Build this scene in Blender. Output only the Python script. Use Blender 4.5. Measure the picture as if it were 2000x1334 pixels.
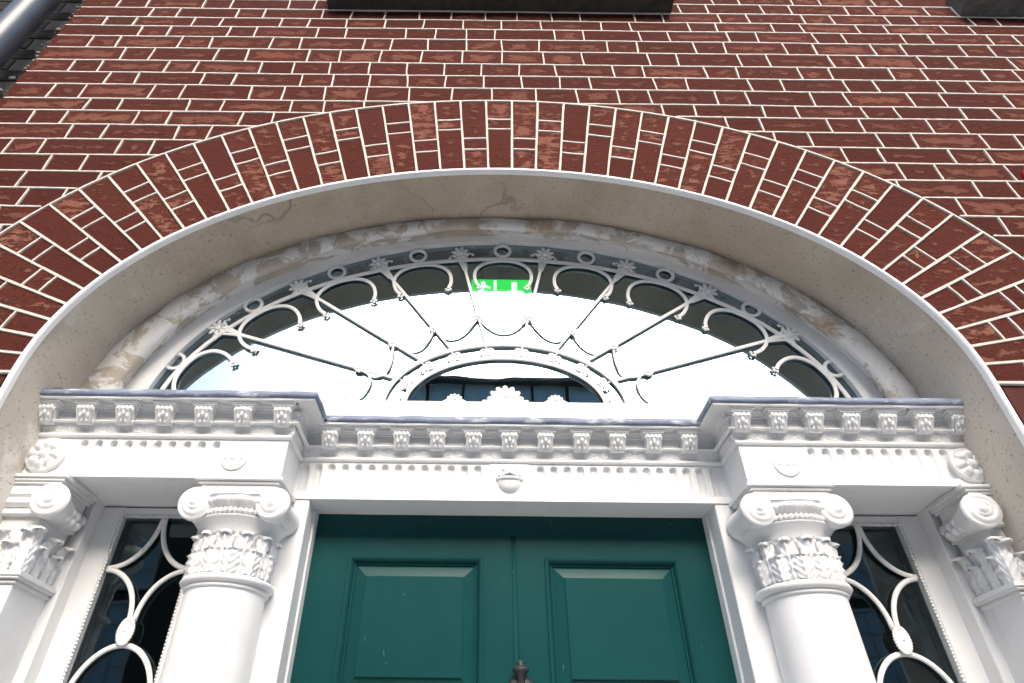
import bpy, math, random
from math import sin, cos, pi, sqrt, radians, atan2
from mathutils import Vector, Matrix, noise

for o in list(bpy.data.objects): bpy.data.objects.remove(o)
scene = bpy.context.scene
COL = scene.collection
H = 1.6                       # eye height; heights below are written as H + height above the eye
rng = random.Random(7)

# ------------------------------------------------------------------ camera
# image axes measured from the photograph's vanishing points (x right, y up, looking down -z)
PX, PY, FPX, VX, VY = 938.0, 615.0, 1228.0, 955.0, -915.0
up = Vector((VX - PX, -(VY - PY), -FPX)).normalized()
hh = Vector((1, -(VX - PX) / (PY - VY), 0)); hh = (hh - up * hh.dot(up)).normalized()
dd = up.cross(hh)
cam_d = bpy.data.cameras.new('camera'); cam = bpy.data.objects.new('camera', cam_d); COL.objects.link(cam)
M3 = Matrix((hh, dd, up))     # camera space -> world
cam.matrix_world = Matrix.Translation((0, -1.2, H)) @ M3.to_4x4()
cam_d.sensor_width = 36; cam_d.lens = FPX / 2000 * 36
cam_d.shift_x = (1000 - PX) / 2000; cam_d.shift_y = -(667 - PY) / 2000
cam_d.clip_start = .02; cam_d.clip_end = 500
scene.camera = cam
scene.render.resolution_x = 1024; scene.render.resolution_y = 683

# ------------------------------------------------------------------ sky, sun, exposure
SUN_EL, SUN_AZ = radians(36), radians(7)        # soft bright patch of cloud behind the camera
w = bpy.data.worlds.new('World'); scene.world = w; w.use_nodes = True
nt = w.node_tree; nt.nodes.clear()
sky = nt.nodes.new('ShaderNodeTexSky'); sky.sky_type = 'NISHITA'; sky.sun_disc = False
sky.sun_elevation = SUN_EL; sky.sun_rotation = pi + SUN_AZ * -1
sky.air_density = 1.0; sky.dust_density = 5.0; sky.ozone_density = 1.0
bg = nt.nodes.new('ShaderNodeBackground'); bg.inputs['Strength'].default_value = .13
wo = nt.nodes.new('ShaderNodeOutputWorld')
nt.links.new(sky.outputs[0], bg.inputs[0]); nt.links.new(bg.outputs[0], wo.inputs[0])
sd = bpy.data.lights.new('sun', 'SUN'); sd.energy = 1.1; sd.angle = radians(40); sd.color = (1, .98, .96)
sun = bpy.data.objects.new('sun', sd); COL.objects.link(sun)
sdir = Vector((sin(SUN_AZ) * cos(SUN_EL), -cos(SUN_AZ) * cos(SUN_EL), sin(SUN_EL)))   # towards the sun
sun.rotation_euler = sdir.to_track_quat('Z', 'Y').to_euler(); sun.location = (-3, -8, 14)
scene.view_settings.view_transform = 'Standard'; scene.view_settings.look = 'None'
scene.view_settings.gamma = 1; scene.view_settings.exposure = 1.45
scene.render.engine = 'CYCLES'
scene.cycles.max_bounces = 6; scene.cycles.diffuse_bounces = 3; scene.cycles.glossy_bounces = 3

def project(p):
    c = M3.transposed() @ (Vector(p) - Vector((0, -1.2, H)))
    if c.z > -.01: return None
    return (PX + FPX * c.x / -c.z, PY - FPX * c.y / -c.z)

# ------------------------------------------------------------------ materials
def mat(name, rough=.6, spec=.5):
    m = bpy.data.materials.new(name); m.use_nodes = True
    t = m.node_tree; b = t.nodes['Principled BSDF']
    b.inputs['Roughness'].default_value = rough; b.inputs['Specular IOR Level'].default_value = spec
    return m, t, b
def N(t, kind, **kw):
    n = t.nodes.new('ShaderNode' + kind)
    for k, v in kw.items():
        if hasattr(n, k): setattr(n, k, v)
        else: n.inputs[k].default_value = v
    return n
def L(t, a, b): t.links.new(a, b)
def pos(t): return N(t, 'NewGeometry').outputs['Position']
def tex(t, scale, detail=5, rough=.55, vec=None, stretch=None, dist=0):
    v = vec if vec is not None else pos(t)
    if stretch:
        mp = N(t, 'Mapping'); mp.inputs['Scale'].default_value = stretch; L(t, v, mp.inputs[0]); v = mp.outputs[0]
    n = N(t, 'TexNoise'); n.inputs['Scale'].default_value = scale; n.inputs['Detail'].default_value = detail
    n.inputs['Roughness'].default_value = rough; n.inputs['Distortion'].default_value = dist
    L(t, v, n.inputs['Vector']); return n.outputs['Fac']
def ramp(t, fac, stops):
    r = N(t, 'ValToRGB'); e = r.color_ramp.elements
    while len(e) < len(stops): e.new(.5)
    for el, (p, c) in zip(e, stops):
        el.position = p; el.color = (c[0], c[1], c[2], 1) if isinstance(c, (tuple, list)) else (c, c, c, 1)
    L(t, fac, r.inputs[0]); return r.outputs[0]
def mixc(t, fac, a, b, mode='MIX'):
    n = N(t, 'Mix', data_type='RGBA', blend_type=mode)
    for s, v in ((0, fac), (6, a), (7, b)):
        if isinstance(v, (int, float)): n.inputs[s].default_value = v
        elif isinstance(v, (tuple, list)): n.inputs[s].default_value = (*v, 1)
        else: L(t, v, n.inputs[s])
    return n.outputs[2]
def mth(t, op, a, b=None, c=None):
    n = N(t, 'Math', operation=op)
    for i, v in enumerate((a, b, c)):
        if v is None: continue
        if isinstance(v, (int, float)): n.inputs[i].default_value = v
        else: L(t, v, n.inputs[i])
    return n.outputs[0]
def bump(t, b, h, strength=.3, dist=.004):
    n = N(t, 'Bump'); n.inputs['Strength'].default_value = strength; n.inputs['Distance'].default_value = dist
    L(t, h, n.inputs['Height']); L(t, n.outputs[0], b.inputs['Normal'])

def brick_material(name, margin, margin2, patch, patch2, lo=.47, pit=(.03, .012, .010), ek=11.0):
    m, t, b = mat(name, .9, .12)
    uv = N(t, 'UVMap', uv_map='face').outputs[0]; dm = N(t, 'UVMap', uv_map='size').outputs[0]
    s1 = N(t, 'SeparateXYZ'); L(t, uv, s1.inputs[0]); s2 = N(t, 'SeparateXYZ'); L(t, dm, s2.inputs[0])
    def edge(u, s): return mth(t, 'MULTIPLY', mth(t, 'MINIMUM', u, mth(t, 'SUBTRACT', 1.0, u)), s)
    ex, ez = edge(s1.outputs[0], s2.outputs[0]), edge(s1.outputs[1], s2.outputs[1])
    e = mth(t, 'MINIMUM', mth(t, 'MULTIPLY', ex, .75), ez)                         # metres from the nearest joint
    n1 = tex(t, 24, 8, .70, stretch=(.8, 1, 1.9)); n2 = tex(t, 90, 5, .65); n3 = tex(t, 9, 3)
    rnd = N(t, 'UVMap', uv_map='tint').outputs[0]; sr = N(t, 'SeparateXYZ'); L(t, rnd, sr.inputs[0])
    k = mth(t, 'MULTIPLY_ADD', e, ek, mth(t, 'MULTIPLY_ADD', n1, 1.5, -.62))
    k = mth(t, 'ADD', k, mth(t, 'MULTIPLY_ADD', n2, .35, -.175))
    k = mth(t, 'ADD', k, mth(t, 'MULTIPLY_ADD', sr.outputs[0], .26, -.13))
    msk = ramp(t, k, [(lo, 0.), (lo + .09, 1.)])
    mc = mixc(t, n3, margin, margin2); mc = mixc(t, ramp(t, n2, [(.35, 0.), (.7, 1.)]), mc, margin)
    pc = mixc(t, ramp(t, n2, [(.3, 0.), (.72, 1.)]), patch, patch2)
    msk = mth(t, 'MULTIPLY', msk, mth(t, 'MULTIPLY_ADD', sr.outputs[1], 0.3, .72))
    c = mixc(t, msk, mc, pc)
    hole = tex(t, 60, 2, .5, stretch=(.6, 1, 1.8)); hm = ramp(t, hole, [(.235, 1.), (.275, 0.)])
    c = mixc(t, mth(t, 'MULTIPLY', hm, .85), c, pit)
    wear = ramp(t, tex(t, 140, 3, .7), [(.70, 0.), (.76, 1.)]); c = mixc(t, mth(t, 'MULTIPLY', wear, .35), c, (.45, .32, .27))
    c = mixc(t, 1.0, c, ramp(t, sr.outputs[0], [(0., .82), (1., 1.16)]), 'MULTIPLY')
    L(t, c, b.inputs['Base Color'])
    hgt = mth(t, 'ADD', mth(t, 'MULTIPLY', n2, .5), mth(t, 'ADD', mth(t, 'MULTIPLY', n1, .8), mth(t, 'SUBTRACT', mth(t, 'MULTIPLY', msk, .5), hm)))
    bump(t, b, hgt, .9, .006)
    return m
RED = brick_material('red_brick', (.068, .0162, .0115), (.082, .0205, .0145), (.158, .064, .045), (.112, .038, .026), lo=.41)
ARCHRED = brick_material('arch_brick', (.080, .0190, .0132), (.096, .0240, .0165), (.225, .098, .070), (.150, .054, .037), lo=.25, ek=4.5)
GREYB = brick_material('grey_brick', (.03, .029, .028), (.04, .038, .036), (.06, .056, .052), (.05, .046, .043))

def simple(name, c1, c2, scale=8, rough=.6, bstr=.2, bd=.003, spec=.4, stops=(.35, .65), detail=6, extra=None, stretch=None):
    m, t, b = mat(name, rough, spec)
    n = tex(t, scale, detail, .6, stretch=stretch); c = mixc(t, ramp(t, n, [(stops[0], 0.), (stops[1], 1.)]), c1, c2)
    if extra: c = extra(t, c)
    L(t, c, b.inputs['Base Color'])
    bump(t, b, mth(t, 'ADD', n, mth(t, 'MULTIPLY', tex(t, scale * 9, 4, .6), .35)), bstr, bd)
    return m
MORTAR = simple('mortar', (.062, .0135, .0095), (.078, .018, .012), 30, .9, .4)
POINT = simple('white_pointing', (.58, .55, .50), (.42, .39, .345), 45, .8, .4, .002, .2, (.5, .8))
def grime(t, c):
    g = ramp(t, tex(t, 14, 7, .7, stretch=(1, 1, .45)), [(.57, 0.), (.74, 1.)])
    c = mixc(t, mth(t, 'MULTIPLY', g, .24), c, (.42, .38, .33))
    hair = ramp(t, tex(t, 42, 5, .7, stretch=(1, 1, .10)), [(.655, 0.), (.70, 1.)])          # fine vertical checks in the old paint
    hair = mth(t, 'MULTIPLY', hair, ramp(t, tex(t, 4, 3), [(.5, 0.), (.62, 1.)])); c = mixc(t, mth(t, 'MULTIPLY', hair, .5), c, (.45, .42, .38))
    sp = ramp(t, tex(t, 160, 2), [(.71, 0.), (.75, 1.)])
    return mixc(t, mth(t, 'MULTIPLY', sp, .35), c, (.3, .26, .21))
WHITE = simple('white_paint', (.80, .81, .81), (.74, .75, .745), 5, .45, .22, .0015, .45, extra=grime)
IRON = simple('white_ironwork', (.87, .87, .86), (.80, .80, .79), 25, .45, .2, .001)
def cracks(t, c):
    v = N(t, 'TexVoronoi', feature='DISTANCE_TO_EDGE'); v.inputs['Scale'].default_value = 1.7
    mp = N(t, 'Mapping'); wob = N(t, 'TexNoise'); wob.inputs['Scale'].default_value = 5; wob.inputs['Detail'].default_value = 6
    L(t, pos(t), wob.inputs['Vector'])
    va = N(t, 'VectorMath', operation='MULTIPLY_ADD'); L(t, wob.outputs['Color'], va.inputs[0]); va.inputs[1].default_value = (.28, .28, .28); L(t, pos(t), va.inputs[2])
    L(t, va.outputs[0], v.inputs['Vector'])
    k = ramp(t, v.outputs['Distance'], [(.003, 1.), (.010, 0.)])
    k = mth(t, 'MULTIPLY', k, ramp(t, tex(t, 2.2, 2), [(.5, 0.), (.6, .7)]))
    c = mixc(t, k, c, (.16, .14, .115))
    st = ramp(t, tex(t, 7, 8, .65, stretch=(1, .5, 1)), [(.5, 0.), (.72, 1.)]); c = mixc(t, mth(t, 'MULTIPLY', st, .45), c, (.30, .235, .165))
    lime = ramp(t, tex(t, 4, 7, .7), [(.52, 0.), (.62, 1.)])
    # patchy lime wash, and brighter light on the lower sides painted into the colour
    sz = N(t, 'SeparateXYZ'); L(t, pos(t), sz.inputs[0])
    low_light = ramp(t, mth(t, 'MULTIPLY_ADD', sz.outputs[2], 1.0, -2.0), [(.30, 1.), (.95, 0.)])
    c = mixc(t, mth(t, 'MULTIPLY', mth(t, 'MINIMUM', mth(t, 'ADD', lime, .45), 1.0), mth(t, 'MULTIPLY', low_light, .9)), c, (.72, .69, .64))
    pits = ramp(t, tex(t, 120, 3, .6), [(.33, 1.), (.39, 0.)]); c = mixc(t, mth(t, 'MULTIPLY', pits, .6), c, (.17, .14, .11))
    return c
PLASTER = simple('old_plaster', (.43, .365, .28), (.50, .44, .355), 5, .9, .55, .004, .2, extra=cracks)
def peel(t, c):
    p = ramp(t, tex(t, 9, 9, .68, dist=.6), [(.46, 0.), (.50, 1.)]); c = mixc(t, p, c, (.72, .71, .68))
    wd = ramp(t, tex(t, 5, 6, .6, stretch=(1, 2, 1)), [(.59, 0.), (.66, 1.)]); c = mixc(t, mth(t, 'MULTIPLY', wd, .7), c, (.36, .24, .14))
    gr = ramp(t, tex(t, 2.6, 5), [(.62, 0.), (.70, 1.)]); return mixc(t, mth(t, 'MULTIPLY', gr, .45), c, (.30, .30, .31))
PEEL = simple('peeling_paint', (.52, .46, .38), (.42, .375, .315), 11, .8, .8, .008, .3, extra=peel)
def oxide(t, c):
    p = ramp(t, tex(t, 30, 7, .7, stretch=(.5, 1, 1.6)), [(.53, 0.), (.64, 1.)]); return mixc(t, p, c, (.52, .55, .60))
LEAD = simple('lead_sheet', (.13, .16, .23), (.22, .26, .36), 12, .55, .6, .004, .5, extra=oxide)
def worn(t, c):
    s = ramp(t, tex(t, 70, 3, .6, stretch=(1, 1, .35)), [(.72, 0.), (.75, 1.)]); return mixc(t, mth(t, 'MULTIPLY', s, .4), c, (.16, .26, .25))
GREEN = simple('green_gloss_paint', (.006, .050, .050), (.008, .059, .058), 4, .24, .25, .002, .17, extra=worn)
GRANITE = simple('dark_stone', (.018, .016, .014), (.04, .035, .031), 30, .85, .5, .003)
STONE = simple('grey_stone', (.06, .058, .055), (.10, .097, .093), 30, .85, .5, .004)
PIPE = simple('painted_pipe', (.026, .042, .062), (.05, .06, .075), 12, .3, .3, .003, .6)
BLACK = simple('black_iron', (.020, .021, .024), (.035, .036, .04), 30, .42, .4, .002)
RUST = simple('rusty_iron', (.09, .05, .035), (.05, .035, .03), 40, .8, .5, .003)
REDP = simple('red_plastic', (.28, .006, .010), (.24, .006, .010), 10, .3, .05)
HALL = simple('hall_wall', (.18, .19, .19), (.22, .23, .23), 2, .8, .1)
PAVE = simple('pale_granite_paving', (.52, .51, .49), (.58, .57, .55), 9, .8, .4, .004)
ROAD = simple('asphalt', (.08, .08, .08), (.11, .11, .11), 40, .9, .6, .005)
OPPB = simple('dark_brick_far', (.075, .055, .048), (.10, .07, .06), 6, .85, .2)
OPPT = simple('slate_far', (.055, .058, .062), (.08, .083, .088), 4, .7, .2)
def glass(name, ior, tint, wave=.05, scale=5):
    m = bpy.data.materials.new(name); m.use_nodes = True; t = m.node_tree; t.nodes.clear()
    out = N(t, 'OutputMaterial'); mx = N(t, 'MixShader'); tr = N(t, 'BsdfTransparent'); gl = N(t, 'BsdfGlossy')
    tr.inputs[0].default_value = (*tint, 1); gl.inputs['Roughness'].default_value = .015; gl.inputs[0].default_value = (.74, .92, 1, 1)
    fr = N(t, 'Fresnel'); fr.inputs['IOR'].default_value = ior
    bp = N(t, 'Bump'); bp.inputs['Strength'].default_value = wave; bp.inputs['Distance'].default_value = .01
    L(t, tex(t, scale, 2, .4), bp.inputs['Height'])
    L(t, bp.outputs[0], gl.inputs['Normal']); L(t, bp.outputs[0], fr.inputs['Normal'])
    L(t, fr.outputs[0], mx.inputs[0]); L(t, tr.outputs[0], mx.inputs[1]); L(t, gl.outputs[0], mx.inputs[2]); L(t, mx.outputs[0], out.inputs[0])
    return m
FGLASS = glass('fanlight_glass', 4.0, (.55, .60, .60), .05)
SGLASS = glass('sidelight_glass', 1.9, (.6, .62, .62), .06)
OGLASS = simple('far_window_glass', (.40, .58, .64), (.48, .66, .72), 1.5, .08, .05)
def emis(name, c, s):
    m, t, b = mat(name, .5); b.inputs['Base Color'].default_value = (*c, 1)
    b.inputs['Emission Color'].default_value = (*c, 1); b.inputs['Emission Strength'].default_value = s; return m
SIGN_G = emis('sign_green', (0.0, .55, .05), 1.3); SIGN_W = emis('sign_white', (.9, 1, .9), 1.4)

# ------------------------------------------------------------------ mesh helpers
class MB:
    def __init__(s): s.v = []; s.f = []; s.uv = []; s.smooth = []
    def add(s, vs, fs, smooth=False):
        o = len(s.v); s.v += [tuple(p) for p in vs]; s.f += [tuple(i + o for i in f) for f in fs]; s.smooth += [smooth] * len(fs)
    def box(s, x0, x1, y0, y1, z0, z1):
        s.add([(x0, y0, z0), (x1, y0, z0), (x1, y1, z0), (x0, y1, z0), (x0, y0, z1), (x1, y0, z1), (x1, y1, z1), (x0, y1, z1)],
              [(0, 3, 2, 1), (4, 5, 6, 7), (0, 1, 5, 4), (1, 2, 6, 5), (2, 3, 7, 6), (3, 0, 4, 7)])
    def bbox(s, x0, x1, y0, y1, z0, z1, c=.003):      # box with its front edges bevelled (front = -y)
        s.prism([(x0, z0), (x1, z0), (x1, z1), (x0, z1)], y0, y1, c)
    def prism(s, poly, y0, y1, c=0):                  # poly in (x, z), anticlockwise seen from -y
        n = len(poly)
        if c > 0:
            ins = inset(poly, c)
            vs = [(x, y1, z) for x, z in poly] + [(x, y0 + c, z) for x, z in poly] + [(x, y0, z) for x, z in ins]
            fs = [tuple(range(2 * n, 3 * n)), tuple(reversed(range(n)))]
            for k in range(n):
                j = (k + 1) % n
                fs += [(k, j, n + j, n + k), (n + k, n + j, 2 * n + j, 2 * n + k)]
        else:
            vs = [(x, y1, z) for x, z in poly] + [(x, y0, z) for x, z in poly]
            fs = [tuple(range(n, 2 * n)), tuple(reversed(range(n)))] + [(k, (k + 1) % n, n + (k + 1) % n, n + k) for k in range(n)]
        s.add(vs, fs)
    def grid(s, P, closed_u=False, closed_v=False, smooth=True):   # P[i][j] points
        ni, nj = len(P), len(P[0]); fs = []
        for i in range(ni if closed_u else ni - 1):
            for j in range(nj if closed_v else nj - 1):
                a, b = (i + 1) % ni, (j + 1) % nj
                fs.append((i * nj + j, a * nj + j, a * nj + b, i * nj + b))
        s.add([p for r in P for p in r], fs, smooth)
    def lathe(s, prof, cx, cy, seg=24, a0=0, a1=2 * pi):          # prof (r, z)
        full = abs(a1 - a0 - 2 * pi) < 1e-6; m = seg if full else seg + 1
        P = [[(cx + r * cos(a0 + (a1 - a0) * k / seg), cy + r * sin(a0 + (a1 - a0) * k / seg), z) for k in range(m)] for r, z in prof]
        s.grid([list(r) for r in zip(*P)], closed_u=full)
    def tube(s, pts, r, seg=6, closed=False, flat=.4):           # flat: depth (y) scale
        pts = [Vector(p) for p in pts]; n = len(pts); P = []
        for i, p in enumerate(pts):
            a = pts[(i - 1) % n] if (closed or i > 0) else p; b = pts[(i + 1) % n] if (closed or i < n - 1) else p
            t = (b - a).normalized(); q = Vector((0, 1, 0))
            if abs(t.y) > .9: q = Vector((1, 0, 0))
            e1 = t.cross(q).normalized(); e2 = e1.cross(t).normalized()
            rr = r[i] if isinstance(r, (list, tuple)) else r
            P.append([tuple(p + e1 * rr * cos(2 * pi * k / seg) + e2 * rr * flat * sin(2 * pi * k / seg)) for k in range(seg)])
        o = len(s.v); s.grid(P, closed_u=closed, closed_v=True)
        if not closed: s.f += [tuple(o + k for k in range(seg)), tuple(reversed([o + (n - 1) * seg + k for k in range(seg)]))]; s.smooth += [False, False]
    def strip(s, pts, r, y=None, closed=False, dep=.45):          # flat iron strip: rectangular section facing the front
        pts = [Vector((p[0], p[2])) if len(p) == 3 else Vector(p) for p in pts]; n = len(pts); P = []
        for i, p in enumerate(pts):
            a = pts[(i - 1) % n] if (closed or i > 0) else p; b = pts[(i + 1) % n] if (closed or i < n - 1) else p
            t = (b - a).normalized(); q = Vector((-t.y, t.x)); rr = r[i] if isinstance(r, (list, tuple)) else r; d = rr * dep
            P.append([((p + q * k * rr).x, y + yy * d, (p + q * k * rr).y) for k, yy in ((-1, 1), (-1, -.5), (-.7, -1), (.7, -1), (1, -.5), (1, 1))])
        o = len(s.v); s.grid(P, closed_u=closed, closed_v=True, smooth=False)
        if not closed: s.f += [tuple(o + k for k in range(6)), tuple(reversed([o + (n - 1) * 6 + k for k in range(6)]))]; s.smooth += [False, False]
    def ball(s, c, rx, ry, rz, nu=8, nv=6, rot=0):
        P = []
        for i in range(nv + 1):
            th = pi * i / nv; row = []
            for j in range(nu):
                ph = 2 * pi * j / nu; x, y, z = rx * sin(th) * cos(ph), ry * sin(th) * sin(ph), rz * cos(th)
                if rot: x, z = x * cos(rot) - z * sin(rot), x * sin(rot) + z * cos(rot)
                row.append((c[0] + x, c[1] + y, c[2] + z))
            P.append(row)
        s.grid(P, closed_v=True)
    def mesh(s, name, center=True):
        xs = list(zip(*s.v)); c = Vector([(min(a) + max(a)) / 2 for a in xs]) if center else Vector()
        me = bpy.data.meshes.new(name); me.from_pydata([(p[0] - c.x, p[1] - c.y, p[2] - c.z) for p in s.v], [], s.f)
        me.polygons.foreach_set('use_smooth', s.smooth); me.update(); return me, c
    def build(s, name, m, parent=None, smooth=None):
        me, c = s.mesh(name); me.materials.append(m)
        return link(name, me, c, parent)
def link(name, me, c, parent=None):
    o = bpy.data.objects.new(name, me); COL.objects.link(o)
    if parent: o.parent = parent; o.location = Vector(c) - world_loc(parent)
    else: o.location = c
    return o
def world_loc(o):
    p = Vector(o.location)
    while o.parent: o = o.parent; p += Vector(o.location)
    return p
def inset(poly, c):
    n = len(poly); out = []
    for i in range(n):
        p0, p1, p2 = Vector(poly[i - 1]), Vector(poly[i]), Vector(poly[(i + 1) % n])
        d1, d2 = (p1 - p0), (p2 - p1)
        if d1.length < 1e-7 or d2.length < 1e-7: out.append(tuple(p1)); continue
        d1.normalize(); d2.normalize(); n1 = Vector((-d1.y, d1.x)); n2 = Vector((-d2.y, d2.x))
        k = 1 + n1.dot(n2)
        out.append(tuple(p1 + (n1 + n2) * (c / max(k, .3))))
    return out
def thing(name, label, cat, loc, group=None):
    o = bpy.data.objects.new(name, None); COL.objects.link(o); o.location = loc; o.empty_display_size = .1
    return tag(o, label, cat, group)
def tag(o, label, cat=None, group=None):
    o['label'] = label
    if cat: o['category'] = cat
    if group: o['group'] = group
    return o
def kind(o, k): o['kind'] = k; return o
def weld_bevel(o, wdt=.002, seg=2):
    m = o.modifiers.new('bevel', 'BEVEL'); m.width = wdt; m.segments = seg; m.limit_method = 'ANGLE'; m.angle_limit = radians(40)

# ------------------------------------------------------------------ measured geometry
XA, W = .055, 1.108                        # arch axis and half opening
ZC, RX, RZ = H + .782, 1.108, .736         # intrados ellipse
TH = .367                                  # arch ring thickness
XD = .083                                  # doorcase axis
XF, FZ, FX, FR = .070, H + .790, 1.0, .706 # fanlight ellipse (outer frame)
YF = .27                                   # glass plane
Y_SIDE, Y_MID = .165, .28                  # frieze planes
def inn(t): return Vector((XA + RX * cos(t), ZC + RZ * sin(t)))
def nrm(t): return Vector((cos(t) / RX, sin(t) / RZ)).normalized()
def ext(t): return inn(t) + nrm(t) * TH
TS = [i * pi / 2000 for i in range(2001)]
EXT = [ext(t) for t in TS]; ARC = [0]
for a, b in zip(EXT, EXT[1:]): ARC.append(ARC[-1] + (b - a).length)
def t_at(s):
    lo, hi = 0, 2000
    while hi - lo > 1:
        m = (lo + hi) // 2
        if ARC[m] < s: lo = m
        else: hi = m
    return TS[lo] + (TS[hi] - TS[lo]) * (s - ARC[lo]) / max(1e-9, ARC[hi] - ARC[lo])
def sd_ext(x, z):                          # signed distance outside the extrados, and the nearest point's parameter
    if z < ZC: return (abs(x - XA) - (W + TH), 0 if x > XA else pi)
    best = min(range(0, 2001, 10), key=lambda i: (EXT[i].x - x) ** 2 + (EXT[i].y - z) ** 2)
    best = min(range(max(0, best - 10), min(2000, best + 10) + 1), key=lambda i: (EXT[i].x - x) ** 2 + (EXT[i].y - z) ** 2)
    return ((Vector((x, z)) - EXT[best]).dot(nrm(TS[best])), TS[best])

# ------------------------------------------------------------------ brick wall
XL, XR, ZT = -1.615, 2.35, H + 3.3
wall = thing('brick_wall', 'red brick house front with thin raised white pointing around the arched doorway', 'wall', (XA, 0, 0))
mb = MB()
outline = [(XL, 0), (XA - W - .02, 0), (XA - W - .02, ZC)] + [(inn(t).x + nrm(t).x * .02, inn(t).y + nrm(t).y * .02) for t in [pi - i * pi / 90 for i in range(91)]] + [(XA + W + .02, 0), (XR, 0), (XR, ZT), (XL, ZT)]
mb.prism(outline, .004, .42); mb.build('wall_core', MORTAR, wall)

def clip(poly, p, n):                      # keep the side where (q - p).n >= 0
    out = []
    for i in range(len(poly)):
        a, b = Vector(poly[i]), Vector(poly[(i + 1) % len(poly)]); da, db = (a - p).dot(n), (b - p).dot(n)
        if da >= 0: out.append(tuple(a))
        if da * db < 0: out.append(tuple(a + (b - a) * (da / (da - db))))
    return out
def area(p): return abs(sum(p[i][0] * p[(i + 1) % len(p)][1] - p[(i + 1) % len(p)][0] * p[i][1] for i in range(len(p)))) / 2
def clean(p, e=.002):
    out = []
    for q in p:
        if not out or (Vector(q) - Vector(out[-1])).length > e: out.append(q)
    if len(out) > 1 and (Vector(out[0]) - Vector(out[-1])).length < e: out.pop()
    return out
def brick_mesh(name, pieces, m, yf=0.0, yb=.05, ch=.0025):
    """pieces: (poly, uvfun, (w, h), r1, r2); one mesh, three uv layers"""
    b = MB(); meta = []
    for poly, uvf, size, r1, r2, tilt in pieces:
        n = len(poly); ins = inset(poly, ch); vs = []
        c = Vector((sum(p[0] for p in poly) / n, sum(p[1] for p in poly) / n))
        def yy(x, z): return yf + tilt[2] + (x - c.x) * tilt[0] + (z - c.y) * tilt[1]
        vs = [(x, yb, z) for x, z in poly] + [(x, yy(x, z) + ch, z) for x, z in poly] + [(x, yy(x, z), z) for x, z in ins]
        fs = [tuple(range(2 * n, 3 * n))]
        for k in range(n):
            j = (k + 1) % n; fs += [(k, j, n + j, n + k), (n + k, n + j, 2 * n + j, 2 * n + k)]
        b.add(vs, fs); meta += [(uvf, size, r1, r2)] * len(fs)
    me, c = b.mesh(name)
    u1 = me.uv_layers.new(name='face'); u2 = me.uv_layers.new(name='size'); u3 = me.uv_layers.new(name='tint')
    for p, (uvf, size, r1, r2) in zip(me.polygons, meta):
        for li in p.loop_indices:
            v = me.vertices[me.loops[li].vertex_index].co
            u1.data[li].uv = uvf(v.x + c.x, v.z + c.z); u2.data[li].uv = size; u3.data[li].uv = (r1, r2)
    me.materials.append(m); return me, c
def tilt3(k=1.0): return (rng.uniform(-.012, .012) * k, rng.uniform(-.02, .02) * k, rng.uniform(-.0012, .0012) * k)

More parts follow.
